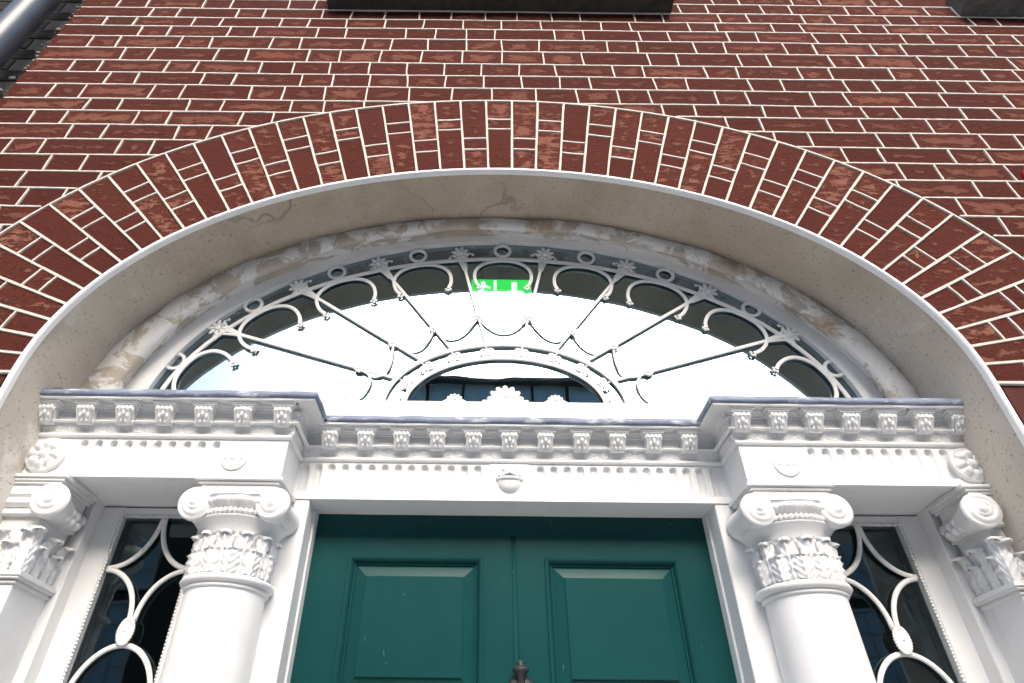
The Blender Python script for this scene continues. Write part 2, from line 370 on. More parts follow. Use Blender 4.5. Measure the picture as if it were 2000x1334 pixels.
lines = [2.513, 2.438, 2.368, 2.290, 2.205, 2.118, 2.038, 1.960, 1.874, 1.805, 1.727]
while lines[-1] > -1.55: lines.append(lines[-1] - .0785 - rng.uniform(-.002, .002))
z = 2.513; top = []
while z < 3.22: z += .0785; top.append(z)
lines = [H + v for v in sorted(lines + top)]; lines[0] = 0.0
kA = min(range(len(lines)), key=lambda i: abs(lines[i] - (H + 1.874)))
G = .0022                                   # half joint
bricks = []; perps = []
for k in range(len(lines) - 1):
    z0, z1 = lines[k], lines[k + 1]; odd = (k - kA) % 2
    xs = [XL]; jit = lambda: rng.uniform(-.005, .005)
    hl = -1.466 if not odd else -1.311
    while hl - .339 > XL: hl -= .339
    x = hl; lim = rng.choice((-.45, -.22, -.3)); lim2 = rng.choice((.06, .2, .32))
    if x > XL + .05: xs.append(x + jit())
    while True:
        e = x + .109
        if e > lim: break
        xs.append(e + jit()); x = e + .230
        if x > lim: break
        xs.append(x + jit())
    hr = .792 if not odd else .931
    while hr - .3315 > lim2: hr -= .3315
    st = hr - .222 if (hr - .222 > lim2 - .1 and rng.random() < .7) else hr
    if st < hr: st += rng.uniform(-.04, .04)
    gap = st - xs[-1]; m = max(1, round(gap / (.113 if gap < .5 else .14)))
    if gap < .06 and len(xs) > 1: xs.pop(); gap = st - xs[-1]; m = max(1, round(gap / .12))
    base = xs[-1]
    for i in range(1, m): xs.append(base + gap * i / m + jit())
    xs.append(st)
    if st < hr: xs.append(hr + jit())
    x = hr
    while x < XR:
        xs.append(min(XR, x + .109 + jit())); x += .3315
        if x < XR: xs.append(x + jit())
    xs = [v for i, v in enumerate(xs) if i == 0 or v - xs[i - 1] > .03]
    if XR - xs[-1] > .01: xs.append(XR)
    for a, b in zip(xs, xs[1:]):
        rect = [(a + G, z0 + G), (b - G, z0 + G), (b - G, z1 - G), (a + G, z1 - G)]; poly = rect
        cs = [sd_ext(*p) for p in rect]
        if all(c[0] < 0 for c in cs): continue
        if any(c[0] < .004 for c in cs):
            # cut against the arch ring
            c2 = sd_ext((a + b) / 2, (z0 + z1) / 2); t = c2[1]
            for _ in range(2):
                if (a + b) / 2 < XA - W - TH + .0 and z1 < ZC: break
                p0 = ext(t); n0 = nrm(t); poly = clip(rect, p0 + n0 * .004, n0)
                if len(poly) < 3: break
                c = Vector((sum(p[0] for p in poly) / len(poly), sum(p[1] for p in poly) / len(poly))); t = sd_ext(c.x, c.y)[1]
            poly = clean(poly)
            if len(poly) < 3 or area(poly) < .00025: continue
        if all(XL - .01 < p[0] for p in poly):
            w0, h0 = b - a, z1 - z0
            bricks.append((poly, (lambda x, z, a=a, z0=z0, w0=w0, h0=h0: ((x - a) / w0, (z - z0) / h0)), (w0, h0), rng.random(), rng.random(), tilt3()))
    for v in xs[1:-1]: perps.append((v, z0, z1))
def seen(poly):
    q = [project((x, 0, z)) for x, z in poly]
    if any(v is None for v in q): return 0
    cl = [(min(max(x, 0), 2000), min(max(y, 0), 1334)) for x, y in q]
    return area(cl)
bricks.sort(key=lambda b: -seen(b[0]))
for b in bricks[:300]:
    me, c = brick_mesh('brick', [b], RED); link('brick', me, c, wall)
me, c = brick_mesh('brick', bricks[300:], RED); kind(link('brick', me, c, wall), 'stuff')

def ribbon(mb, pts, wd, y0, y1=.004, jw=.15):     # a raised strip of lime along pts (x, z)
    pts = [Vector(p) for p in pts]; n = len(pts); vs = []; fs = []
    for i, p in enumerate(pts):
        t = (pts[min(i + 1, n - 1)] - pts[max(i - 1, 0)]).normalized(); q = Vector((-t.y, t.x))
        hw = wd / 2 * (1 + rng.uniform(-jw, jw)); y = y0 + rng.uniform(-.0003, .0003)
        for s_, yy in ((-1.15, y1), (-.9, y), (.9, y), (1.15, y1)):
            r = p + q * hw * s_; vs.append((r.x, yy, r.y))
    for i in range(n - 1):
        for k in range(3): fs.append((i * 4 + k, (i + 1) * 4 + k, (i + 1) * 4 + k + 1, i * 4 + k + 1))
    fs += [(0, 1, 2, 3), (n * 4 - 1, n * 4 - 2, n * 4 - 3, n * 4 - 4)]
    mb.add(vs, [tuple(reversed(f)) for f in fs])
mb = MB()
def wob(x, z): return (noise.noise(Vector((x * 2.3, z * 5, 3))) * .0035 + noise.noise(Vector((x * 13, z * 9, 1))) * .0012)
for zz in lines[1:-1]:
    seg = []; x = XL + .01
    while x < XR:
        if sd_ext(x, zz)[0] > .002: seg.append((x, zz + wob(x, zz)))
        else:
            if len(seg) > 1: ribbon(mb, seg, .0054, -.0030)
            seg = []
        x += .014
    if len(seg) > 1: ribbon(mb, seg, .0054, -.0030)
for v, z0, z1 in perps:
    a = sd_ext(v, z0 + .004)[0]; b = sd_ext(v, z1 - .004)[0]
    if b < .01: continue
    za = z0 + .001
    if a < 0: za = z0 + (z1 - z0) * (-a) / (b - a)
    if z1 - za < .02: continue
    dx = rng.uniform(-.0025, .0025)
    ribbon(mb, [(v - dx, za + .002 + wob(v, z0)), (v + rng.uniform(-.001, .001), (za + z1) / 2), (v + dx, z1 - .002 + wob(v, z1))], .0054, -.0027)
kind(mb.build('pointing', POINT, wall), 'stuff')

# ------------------------------------------------------------------ brick arch
arch = thing('brick_arch', 'elliptical arch of radiating red bricks and closers over the doorway', 'arch', (XA, 0, ZC))
nv = 47; step = ARC[-1] / nv
js = [t_at(min(ARC[-1], step * i)) for i in range(nv + 1)]
mbp = MB(); pieces = 0
core = MB()
core.prism([(ext(t).x, ext(t).y) for t in [i * pi / 90 for i in range(91)]] + [(inn(t).x + nrm(t).x * .012, inn(t).y + nrm(t).y * .012) for t in [pi - i * pi / 90 for i in range(91)]], .003, .05)
core.build('mortar_bed', MORTAR, arch)
for i in range(nv):
    t0, t1 = js[i], js[i + 1]
    fr = ([0, .56 + rng.uniform(-.012, .012), .715, 1] if i % 2 else [0, .285 + rng.uniform(-.01, .01), .435, 1])   # from the inside edge outwards
    for f0, f1 in zip(fr, fr[1:]):
        def P(t, f): q = inn(t) + nrm(t) * (TH * f); return q
        quad = [P(t0, f0), P(t0, f1), P(t1, f1), P(t1, f0)]            # anticlockwise seen from the front
        if i % 2 == 0 or True: pass
        poly = inset([tuple(q) for q in quad], .0026)
        o = (P(t0, f0) + P(t1, f0)) / 2; ax = (P(t0, f1) + P(t1, f1)) / 2 - o; ln = ax.length; ax.normalize(); sx = Vector((ax.y, -ax.x)); wd = (P(t0, (f0 + f1) / 2) - P(t1, (f0 + f1) / 2)).length
        uvf = lambda x, z, o=o, ax=ax, ln=ln, sx=sx, wd=wd: ((Vector((x, z)) - o).dot(sx) / wd + .5, (Vector((x, z)) - o).dot(ax) / ln)
        me, c = brick_mesh('brick', [(poly, uvf, (wd, ln), rng.random(), rng.random(), tilt3(.8))], ARCHRED); link('brick', me, c, arch)
    for f in fr[1:-1]:
        a, b = inn(t0) + nrm(t0) * TH * f, inn(t1) + nrm(t1) * TH * f; m_ = (a + b) / 2 + nrm((t0 + t1) / 2) * rng.uniform(-.002, .002)
        ribbon(mbp, [a, m_, b], .0054, -.0029)
for t in js:
    pts = [inn(t) + nrm(t) * (TH * k / 6) + Vector((noise.noise(Vector((t * 9, k, 0))) * .0016, 0)) for k in range(7)]
    ribbon(mbp, pts, .0070, -.0034)
ribbon(mbp, [ext(i * pi / 140) for i in range(141)], .0068, -.0040)
kind(mbp.build('pointing', POINT, arch), 'stuff')

# ------------------------------------------------------------------ arch reveal (plaster), white edge bead, weathered moulding
rev = thing('arch_reveal', 'stained beige plaster lining of the deep arched opening', 'plaster reveal', (XA, .1, 0))
def path(n=120):
    pts = [(Vector((XA + W, z)), Vector((1, 0))) for z in [0 + (ZC) * i / 24 for i in range(24)]]
    pts += [(inn(t), nrm(t)) for t in [i * pi / n for i in range(n + 1)]]
    pts += [(Vector((XA - W, z)), Vector((-1, 0))) for z in [ZC - ZC * i / 24 for i in range(1, 25)]]
    return pts
PTH = path(); mb = MB(); P = []
for q, n in PTH:
    row = []
    for j in range(15):
        y = -.001 + .225 * j / 14
        d = noise.noise(Vector((q.x * 5, q.y * 5, y * 9))) * .0035 + noise.noise(Vector((q.x * 19, q.y * 19, y * 25))) * .0012
        row.append((q.x - n.x * (d + .001), y, q.y - n.y * (d + .001)))
    P.append(row)
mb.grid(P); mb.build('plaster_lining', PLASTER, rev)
mb = MB(); P = []
for i, (q, n) in enumerate(PTH):
    wv = noise.noise(Vector((i * .21, 2, 0))) * .0015
    P.append([(q.x + n.x * a, y, q.y + n.y * a) for a, y in ((-.003, .012), (-.003, -.002), (-.0005, -.0060), (.0065 + wv, -.0056), (.0090 + wv, -.0035), (.0090 + wv, .003))])
mb.grid(P, smooth=False); mb.build('edge_bead', IRON, rev)
mb = MB(); P = []
def prof_at(yb): return [(-.05, yb, 0), (.03, yb - .003, .004), (.10, yb - .010, .012), (.20, yb - .013, .030), (.32, yb - .008, .042), (.42, yb + .004, .044), (.52, yb + .018, .028), (.60, yb + .036, .010), (.66, .256, -.002), (.72, .280, -.004)]
for i in range(181):
    t = -.12 + (pi + .24) * i / 180
    a = Vector((XA + RX * cos(t), ZC + RZ * sin(t))); b = Vector((XF + FX * cos(t), FZ + FR * sin(t))); nn = Vector((cos(t) / FX, sin(t) / FR)).normalized()
    row = []
    for u, y, e in prof_at(.187 + .030 * (1 - sin(max(0, min(pi, t)))) ** 1.2):
        q = a.lerp(b, u) - nn * e
        d = noise.noise(Vector((q.x * 7, q.y * 7, y * 30))) * .005 + noise.noise(Vector((q.x * 28, q.y * 28, y * 50))) * .0025
        if abs(((t * 3.1) % 1) - .5) < .006: d -= .004
        row.append((q.x - nn.x * d, y + d * .8, q.y - nn.y * d))
    P.append(row)
mb.grid(P); tag(mb.build('moulding', PEEL, rev), 'weathered roll moulding with peeling white paint')

# ------------------------------------------------------------------ fanlight
fan = thing('fanlight', 'half-elliptical fanlight of white ironwork loops, rings and flowers over dark glass', 'fanlight', (XF, YF, H + .80))
def E(rx, rz, z0, t): return Vector((XF + rx * cos(t), z0 + rz * sin(t)))
Z0 = H + .797
def arc_pts(rx, rz, zc, n=96, zmin=Z0, y=YF):
    t0 = math.asin(max(-1, min(1, (zmin - zc) / rz)))
    return [(XF + rx * cos(t), y, zc + rz * sin(t)) for t in [t0 + (pi - 2 * t0) * i / n for i in range(n + 1)]]
def band(mb, o, i, y0, y1):          # flat ring between two arcs given as equal lists
    P = []
    for a, b in zip(o, i): P.append([(a[0], y1, a[2]), (a[0], y0, a[2]), (b[0], y0, b[2]), (b[0], y1, b[2])])
    mb.grid(P, smooth=False)
FZc = FZ
mb = MB(); fo = [(XA + RX * cos(t), ZC + RZ * sin(t)) for t in [.0 + pi * i / 96 for i in range(97)]]; fi = [(XF + FX * cos(t), FZ + FR * sin(t)) for t in [pi * i / 96 for i in range(97)]]
band(mb, [(a[0] * .42 + b[0] * .58, 0, a[1] * .42 + b[1] * .58) for a, b in zip(fo, fi)], [(XF + (FX - .020) * cos(t), 0, FZ + (FR - .016) * sin(t)) for t in [pi * i / 96 for i in range(97)]], .258, .276); frm = mb.build('frame', IRON, fan)
mb = MB()
for k, p in enumerate(arc_pts(FX - .019, FR - .015, FZ, 300)): mb.ball((p[0], .2595, p[2]), .0032, .0032, .0032, 6, 4)
kind(mb.build('beading', IRON, frm), 'stuff')
mb = MB(); mb.box(XF - FX + .005, XF + FX - .005, .250, .30, Z0 - .02, H + .862); mb.box(XF - FX + .01, XF + FX - .01, .255, .295, H + .862, H + .872)
o = mb.build('bottom_rail', WHITE, fan); weld_bevel(o, .003)
# glass: one pane in each bay between the bars, and the little half moon, each set at a slightly different tilt
LUX, LUZ, LZ = .330, .207, H + .860; LIX, LIZ = .273, .160
it = [(XF + LIX * cos(t), YF + .004, LZ + LIZ * sin(t)) for t in [pi * i / 96 for i in range(97)]]
ring_x = [-.925, -.754, -.523, -.272, 0, .270, .512, .748, .925]
flow_x = [-.843, -.637, -.397, -.137, .137, .397, .637, .843]
ros = [(-.405, .979), (-.320, 1.066), (-.205, 1.121), (-.076, 1.168), (.074, 1.168), (.199, 1.117), (.314, 1.066), (.400, .978)]
RRX, RRZ = .975, .652
GOX, GOZ = FX - .012, FR - .012
def bar_ends(x, ro):
    t = math.acos(x / RRX); p = Vector((XF + (RRX - .006) * cos(t), FZ + (RRZ - .006) * sin(t))); q = Vector((XF + ro[0], H + ro[1])); d = (q - p).normalized()
    a = p.copy(); b = q.copy()
    while ((a.x - XF) / GOX) ** 2 + ((a.y - FZ) / GOZ) ** 2 < 1: a -= d * .002
    while ((b.x - XF) / LIX) ** 2 + ((b.y - LZ) / LIZ) ** 2 > 1 and b.y > H + .80: b += d * .002
    return atan2((a.y - FZ) / GOZ, (a.x - XF) / GOX), atan2((b.y - LZ) / LIZ, (b.x - XF) / LIX)
ends = [(pi - .08, pi - .02)] + [bar_ends(x, r_) for x, r_ in zip(flow_x, ros)] + [(.08, .02)]
prng = random.Random(4)
for (ao, ai), (bo, bi) in zip(ends, ends[1:]):
    P = []; tx, tz = prng.uniform(-.003, .003), prng.uniform(-.002, .002)
    cx_ = XF + .6 * cos((ao + bo) / 2); cz_ = FZ + .45 * sin((ao + bo) / 2)
    for k in range(13):
        u = k / 12; to, ti = ao + (bo - ao) * u, ai + (bi - ai) * u
        o_ = Vector((XF + GOX * cos(to), FZ + GOZ * sin(to))); i_ = Vector((XF + (LIX - .002) * cos(ti), LZ + (LIZ - .002) * sin(ti)))
        P.append([(q.x, YF + .004 + (q.x - cx_) * tx + (q.y - cz_) * tz, q.y) for q in (i_.lerp(o_, v / 6) for v in range(7))])
    mb = MB(); mb.grid(P); mb.build('pane', FGLASS, fan)
mb = MB(); tl = radians(2.5)
mb.add([(p[0], YF + .011 - (p[2] - LZ) * math.tan(tl) * 1.0, p[2]) for p in it], [tuple(range(97))]); tag(mb.build('pane', FGLASS, fan), 'half-moon pane mirroring the roof across the street')
YI = .2645
def tube2(name, pts, r, parent=fan, y=YI, seg=6, closed=False, flat=.4):
    m = MB(); m.strip([(p[0], p[1]) for p in pts], r, y, closed); return m.build(name, IRON, parent)
m = MB(); m.strip([(p[0], p[2]) for p in arc_pts(.948, .616, FZ, 96, H + .86)], .0062, YI); m.build('arc_bar', IRON, fan)
XLOC = [.925, .752, .521, .269]
def ellt(x, rx): return math.acos(x / rx)
ringm = MB(); ringm.strip([(.0245 * cos(a), .0245 * sin(a)) for a in [2 * pi * k / 36 for k in range(36)]], [.0042 + .0012 * (k % 2) for k in range(36)], 0, True, .6); rme, rc = ringm.mesh('ring'); rme.materials.append(IRON)
def petals(mb, n, r0, r1, wd, a0=0, a1=2 * pi, th=.004, core=.3):
    for k in range(n):
        a = a0 + (a1 - a0) * (k + .5) / n; c = (r0 + r1) / 2
        mb.ball((c * cos(a), 0, c * sin(a)), (r1 - r0) / 2, th, wd, 8, 6, a)
    if core: mb.ball((0, -.002, 0), r1 * core, th * 1.3, r1 * core, 8, 6)
fm = MB(); petals(fm, 8, .006, .031, .0062); fme, fc = fm.mesh('flower'); fme.materials.append(IRON)
sm = MB(); petals(sm, 10, .003, .0165, .0042, core=.45); sme, sc_ = sm.mesh('rosette'); sme.materials.append(IRON)
for x in ring_x:
    p = E(RRX, RRZ, FZ, ellt(x, RRX)); link('ring', rme, (p.x, YI, p.y), fan)
FL = []
for x, (rx_, rz_) in zip(flow_x, ros):
    p = E(RRX - .006, RRZ - .006, FZ, ellt(x, RRX)); FL.append(p); o = link('flower', fme, (p.x, YI - .002, p.y), fan); o.rotation_euler.y = -atan2(p.y - FZ, p.x - XF)
    q = Vector((XF + rx_, H + rz_)); link('rosette', sme, (q.x, YI - .003, q.y), fan)
    d = (q - p).normalized(); e = q.copy(); s = 0
    while ((e.x - XF) / LUX) ** 2 + ((e.y - LZ) / LUZ) ** 2 > 1.0 and s < 300: e += d * .003; s += 1
    m = MB(); sd_ = Vector((-d.y, d.x)); hw = .0032
    for a_, b_, hw in ((p, q, .0042), (q, e, .0030)):
        vs = []
        for pt in (a_, b_):
            for sg, y in ((-1, YI - .0025), (1, YI - .0025), (1, YI + .0045), (-1, YI + .0045)): r_ = pt + sd_ * hw * sg; vs.append((r_.x, y, r_.y))
        m.add(vs, [(0, 1, 5, 4), (1, 2, 6, 5), (2, 3, 7, 6), (3, 0, 4, 7), (0, 3, 2, 1), (4, 5, 6, 7)])
    bar = m.build('radial_bar', IRON, fan)
    base = p + d * .045
    for sg in (-1, 1):
        m = MB(); cpts = []
        for k in range(13):
            u = k / 12; a = u * 1.15 * pi
            off = sd_ * sg * (.004 + .034 * u ** 1.5) - d * (.048 * sin(u * pi * .62)) + d * .050 * (1 - u) * .6
            if u > .8: off += d * (u - .8) * .07
            cpts.append(base + off)
        m.strip([(c.x, c.y) for c in cpts], [.0042 - .002 * k / 12 for k in range(13)], YI)
        c = cpts[-1]; m.ball((c.x, YI, c.y), .0052, .004, .0052, 6, 4); m.build('tendril', IRON, bar)
loop = [(-.080, -.118), (-.092, -.100), (-.097, -.072), (-.090, -.045), (-.070, -.024), (-.040, -.011), (0, -.007)]
loop = loop + [(-a, b) for a, b in reversed(loop[:-1])]
def smooth_pts(p, n=4):
    out = []
    for i in range(len(p) - 1):
        p0, p1, p2, p3 = [Vector(p[max(0, min(len(p) - 1, j))]) for j in (i - 1, i, i + 1, i + 2)]
        for k in range(n):
            u = k / n
            out.append(.5 * ((2 * p1) + (p2 - p0) * u + (2 * p0 - 5 * p1 + 4 * p2 - p3) * u * u + (3 * p1 - p0 - 3 * p2 + p3) * u ** 3))
    return out + [Vector(p[-1])]
LP = smooth_pts(loop)
for x in ring_x:
    t = ellt(x * .948 / RRX, .948); q = E(.948, .616, FZ, t); n = Vector((cos(t) / .948, sin(t) / .616)).normalized(); tg = Vector((n.y, -n.x))
    sx = .92 if abs(x) < .9 else .86
    m = MB(); pts = [q + tg * a * sx + n * b for a, b in LP]
    pts = [p for p in pts if p.y > H + .868]
    m.strip([(p.x, p.y) for p in pts], .0053, YI)
    for ee, sg in ((pts[0], -1), (pts[-1], 1)):
        if ee.y > H + .89:
            for da in (-.9, 0.1, 1.1):
                dv = (tg * sg * -.9 * sin(da) - n * cos(da)); m.ball((ee.x + dv.x * .009, YI, ee.y + dv.y * .009), .005, .004, .005, 6, 4)
    m.build('loop', IRON, fan)
# festoons hanging between the rosettes
dips = [(-.335, .915), (-.335, .962), (-.247, 1.047), (-.139, 1.092), (0, 1.112), (.137, 1.090), (.248, 1.049), (.330, .970), (.335, .915)]
R2 = [Vector((XF + a, H + b)) for a, b in ros]
for i in range(7):
    a, b = R2[i], R2[i + 1]; dp = Vector((XF + dips[i + 1][0], H + dips[i + 1][1])); cpt = dp * 2 - (a + b) / 2
    pts = [a * (1 - u) ** 2 + cpt * 2 * u * (1 - u) + b * u * u for u in [k / 16 for k in range(17)]]
    tube2('festoon', pts, .0036)
for sg, a in ((-1, R2[0]), (1, R2[-1])):
    pts = smooth_pts([(a.x + sg * .0, a.y), (a.x - sg * .022, a.y - .012), (a.x - sg * .035, a.y - .045), (a.x - sg * .018, a.y - .085), (a.x + sg * .02, a.y - .108)])
    tube2('festoon', pts, .0034)
# half moon
for rx_, rz_, r in ((LUX, LUZ, .0065), (.273, .160, .0060)):
    m = MB(); m.strip([(XF + rx_ * cos(t), LZ + rz_ * sin(t)) for t in [.05 + (pi - .1) * i / 60 for i in range(61)]], r, YI); m.build('half_moon_bar', IRON, fan)
tm = MB()
for a in (.35, pi - .35, pi + .5, 2 * pi - .5):
    tm.strip([(.0105 * cos(a) + .0085 * cos(b), .010 * sin(a) + .0075 * sin(b)) for b in [2 * pi * k / 14 for k in range(14)]], .0026, 0, True)
tm.ball((0, 0, .014), .003, .003, .007, 6, 4); tm.ball((0, 0, 0), .005, .004, .005, 6, 4)
tme, tc = tm.mesh('scroll_knot'); tme.materials.append(IRON)
for k in range(10):
    t = pi * (k + .35) / 9.7 if k else .07
    t = .10 + (pi - .20) * k / 9
    o = link('scroll_knot', tme, (XF + .302 * cos(t), YI - .001, LZ + .184 * sin(t)), fan); o.rotation_euler.y = -(t - pi / 2)
bm_ = MB(); petals(bm_, 7, .008, .052, .0105, 0, pi, .005, 0); bm_.ball((0, 0, 0), .018, .006, .010, 10, 6); bm_.box(-.062, .062, -.003, .003, -.004, .004)
me, c = bm_.mesh('half_flower', False); me.materials.append(IRON); link('half_flower', me, (XF, YI - .004, H + .874), fan)
bm_ = MB(); petals(bm_, 7, .005, .026, .0055, 0, pi, .004, 0); bm_.box(-.030, .030, -.003, .003, -.004, .003)
me, c = bm_.mesh('half_flower', False); me.materials.append(IRON)
for x in (-.137, .135, -.43, .415): link('half_flower', me, (XF + x, YI - .003, H + .873), fan)

# ------------------------------------------------------------------ entablature
ent = thing('entablature', 'white carved entablature with bracketed cornice and fluted frieze breaking forward over the columns', 'entablature', (XD, .2, H + .606))
XP1, XP2 = XD - .5375, XD + .5375
XE0, XE1 = XA - W - .02, XA + W + .02
def plan(o): return [(XE0, Y_SIDE - o), (XP1 + o, Y_SIDE - o), (XP1 + o, Y_MID - o), (XP2 - o, Y_MID - o), (XP2 - o, Y_SIDE - o), (XE1, Y_SIDE - o)]
def sweep(mb, prof, sub=None, nz=0, smooth=False):
    cols = []
    for o, z in prof:
        pl = plan(o); pts = []
        for (a, b) in zip(pl, pl[1:]):
            L_ = sqrt((a[0] - b[0]) ** 2 + (a[1] - b[1]) ** 2); n = max(1, int(L_ / sub)) if sub else 1
            n = {0: 1}.get(n, n)
            for k in range(n): pts.append((a[0] + (b[0] - a[0]) * k / n, a[1] + (b[1] - a[1]) * k / n))
        pts.append(pl[-1]); cols.append([(x, y, z) for x, y in pts])
    m_ = min(len(c) for c in cols)
    cols = [c if len(c) == m_ else [c[int(i * (len(c) - 1) / (m_ - 1) + .5)] for i in range(m_)] for c in cols]
    if nz: cols = [[(x + noise.noise(Vector((x * 14, y * 14, z * 60))) * nz, y + noise.noise(Vector((x * 17, y * 17, z * 60 + 9))) * nz, z + noise.noise(Vector((x * 15, y * 15, z * 60 + 5))) * nz) for x, y, z in c] for c in cols]
    mb.grid([list(r) for r in zip(*cols)], smooth=smooth)
mb = MB()
sweep(mb, [(-.02, H + .704), (.005, H + .704), (.0085, H + .708), (.0085, H + .713), (.004, H + .7155), (.002, H + .7165)])
sweep(mb, [(.012, H + .7365), (.021, H + .737), (.023, H + .739), (.021, H + .742), (.014, H + .743), (.014, H + .7685), (.0175, H + .769), (.0175, H + .7735), (.021, H + .774), (.0225, H + .777), (.027, H + .7800)])
sweep(mb, [(.0545, H + .7800), (.0545, H + .7785), (.0585, H + .7785), (.0605, H + .7800), (.0605, H + .786), (.0, H + .7865)])
left_x = sorted(-.472 - .0945 * k for k in range(7)); right_x = [.630 + .0875 * k for k in range(7)]; mid_x = [XD - .005 + .0915 * k for k in range(-5, 6)]
sweep(mb, [(.020, H + .7854), (.060, H + .7854)])
def soffit(x0, x1, yb, cofs):
    ya, yc_ = yb - .0545, yb - .027; zz = H + .7800; xs_ = [x0]; cofs = [c for c in cofs if x0 + .026 < c < x1 - .026]
    for c in cofs: xs_ += [c - .025, c + .025]
    xs_.append(x1)
    for a, b in zip(xs_[::2], xs_[1::2]): mb.add([(a, ya, zz), (b, ya, zz), (b, yc_, zz), (a, yc_, zz)], [(0, 3, 2, 1)])
    for c in cofs:
        n = 32; R_ = []
        for k in range(n):
            a = 2 * pi * k / n; ca, sa = cos(a), sin(a); m_ = max(abs(ca), abs(sa))
            yo = (ya + yc_) / 2; q = (c + .025 * ca / m_, yo + .01375 * sa / m_, zz); w1 = (c + .0200 * ca, yo + .0112 * sa, zz); w2 = (c + .0195 * ca, yo + .0108 * sa, zz + .0048); w3 = (c + .0120 * ca, yo + .0066 * sa, zz + .0050); w4 = (c + .0085 * ca * (1 + .2 * cos(5 * a)), yo + .0047 * sa * (1 + .2 * cos(5 * a)), zz + .0020); w5 = (c + .001 * ca, yo + .001 * sa, zz + .0010)
            R_.append([q, w1, w2, w3, w4, w5])
        mb.grid(R_, closed_u=True, smooth=False)
mid = lambda v: [(a + b) / 2 for a, b in zip(v, v[1:])]
soffit(XE0, XP1 + .027, Y_SIDE, mid(left_x) + [XP1 - .005 + .003]); soffit(XP2 - .027, XE1, Y_SIDE, [XP2 + .002] + mid(right_x)); soffit(XP1 + .0545, XP2 - .0545, Y_MID, [mid_x[0] - .046] + mid(mid_x) + [mid_x[-1] + .046])
for X_, s_ in ((XP1, 1), (XP2, -1)):
    zz = H + .7800
    mb.add([(X_ + s_ * .027, Y_SIDE - .027, zz), (X_ + s_ * .0545, Y_SIDE - .0545, zz), (X_ + s_ * .0545, Y_MID - .0545, zz), (X_ + s_ * .027, Y_MID - .027, zz)], [(0, 1, 2, 3) if s_ > 0 else (3, 2, 1, 0)])
    mb.add([(X_ + s_ * .027, Y_SIDE - .0545, zz), (X_ + s_ * .0545, Y_SIDE - .0545, zz), (X_ + s_ * .027, Y_SIDE - .027, zz)], [(0, 1, 2)])
    mb.add([(X_ + s_ * .0545, Y_MID - .0545, zz), (X_ + s_ * .0545, Y_MID - .027, zz), (X_ + s_ * .027, Y_MID - .027, zz)], [(0, 1, 2)])
cor = mb.build('cornice', WHITE, ent); weld_bevel(cor, .0008, 1)
def relief(u, v):                          # scrolling acanthus on the cove, u along, v 0..1 up
    p = .031; k = math.floor(u / p); x = (u / p - k) - .5; y = (v - .5) * (1 if k % 2 else -1)
    r = sqrt((x * 1.25) ** 2 + (y * .95) ** 2); a = atan2(y, x)
    h = .5 + .5 * sin(a * 1.0 + r * 26)
    h *= max(0, 1 - (r / .62) ** 4)
    h += .45 * max(0, sin(a * 5 + 1.0)) * max(0, 1 - abs(r - .42) / .12)
    return h
def cove(mb, x0, x1, yb):
    n = int((x1 - x0) / .0026); P = []
    for i in range(n + 1):
        x = x0 + (x1 - x0) * i / n; row = []
        for j in range(13):
            v = j / 12; o = .003 + .011 * v ** 1.8 + (.0030 * relief(x, v) if .06 < v < .94 else 0) + noise.noise(Vector((x * 90, v * 3, 4))) * .0006
            row.append((x, yb - o, H + .716 + .0212 * v))
        P.append(row)
    mb.grid(P)
mb = MB(); cove(mb, XE0, XP1 + .012, Y_SIDE); cove(mb, XP1 + .004, XP2 - .004, Y_MID); cove(mb, XP2 - .012, XE1, Y_SIDE)
sweep(mb, [(-.02, H + .7155), (.001, H + .7155), (.003, H + .722), (.010, H + .7365)])
tag(mb.build('carved_band', WHITE, ent), 'narrow concave band carved with scrolling leaves')
mb = MB(); sweep(mb, [(.0, H + .7862), (.0642, H + .7856), (.0665, H + .7870), (.0670, H + .7940), (.0655, H + .8010), (.055, H + .8030), (.0, H + .8035)], .02, .0026, True)
mb.box(XE0, XP1 + .01, Y_SIDE, .275, H + .780, H + .8025); mb.box(XP2 - .01, XE1, Y_SIDE, .275, H + .780, H + .8025); mb.box(XP1 + .01, XP2 - .01, Y_MID - .01, .29, H + .780, H + .8025)
tag(mb.build('lead_flashing', LEAD, ent), 'dull blue-grey lead sheet dressed over the cornice edge')
# bodies behind, forming the soffits over the side lights and the door
mb = MB(); mb.box(XE0, XP1 - .004, Y_SIDE + .016, .355, H + .6068, H + .775); mb.box(XP2 + .004, XE1, Y_SIDE + .016, .355, H + .6068, H + .775); mb.box(XP1 - .004, XP2 + .004, Y_MID + .016, .40, H + .6068, H + .775)
mb.build('soffit', WHITE, ent)
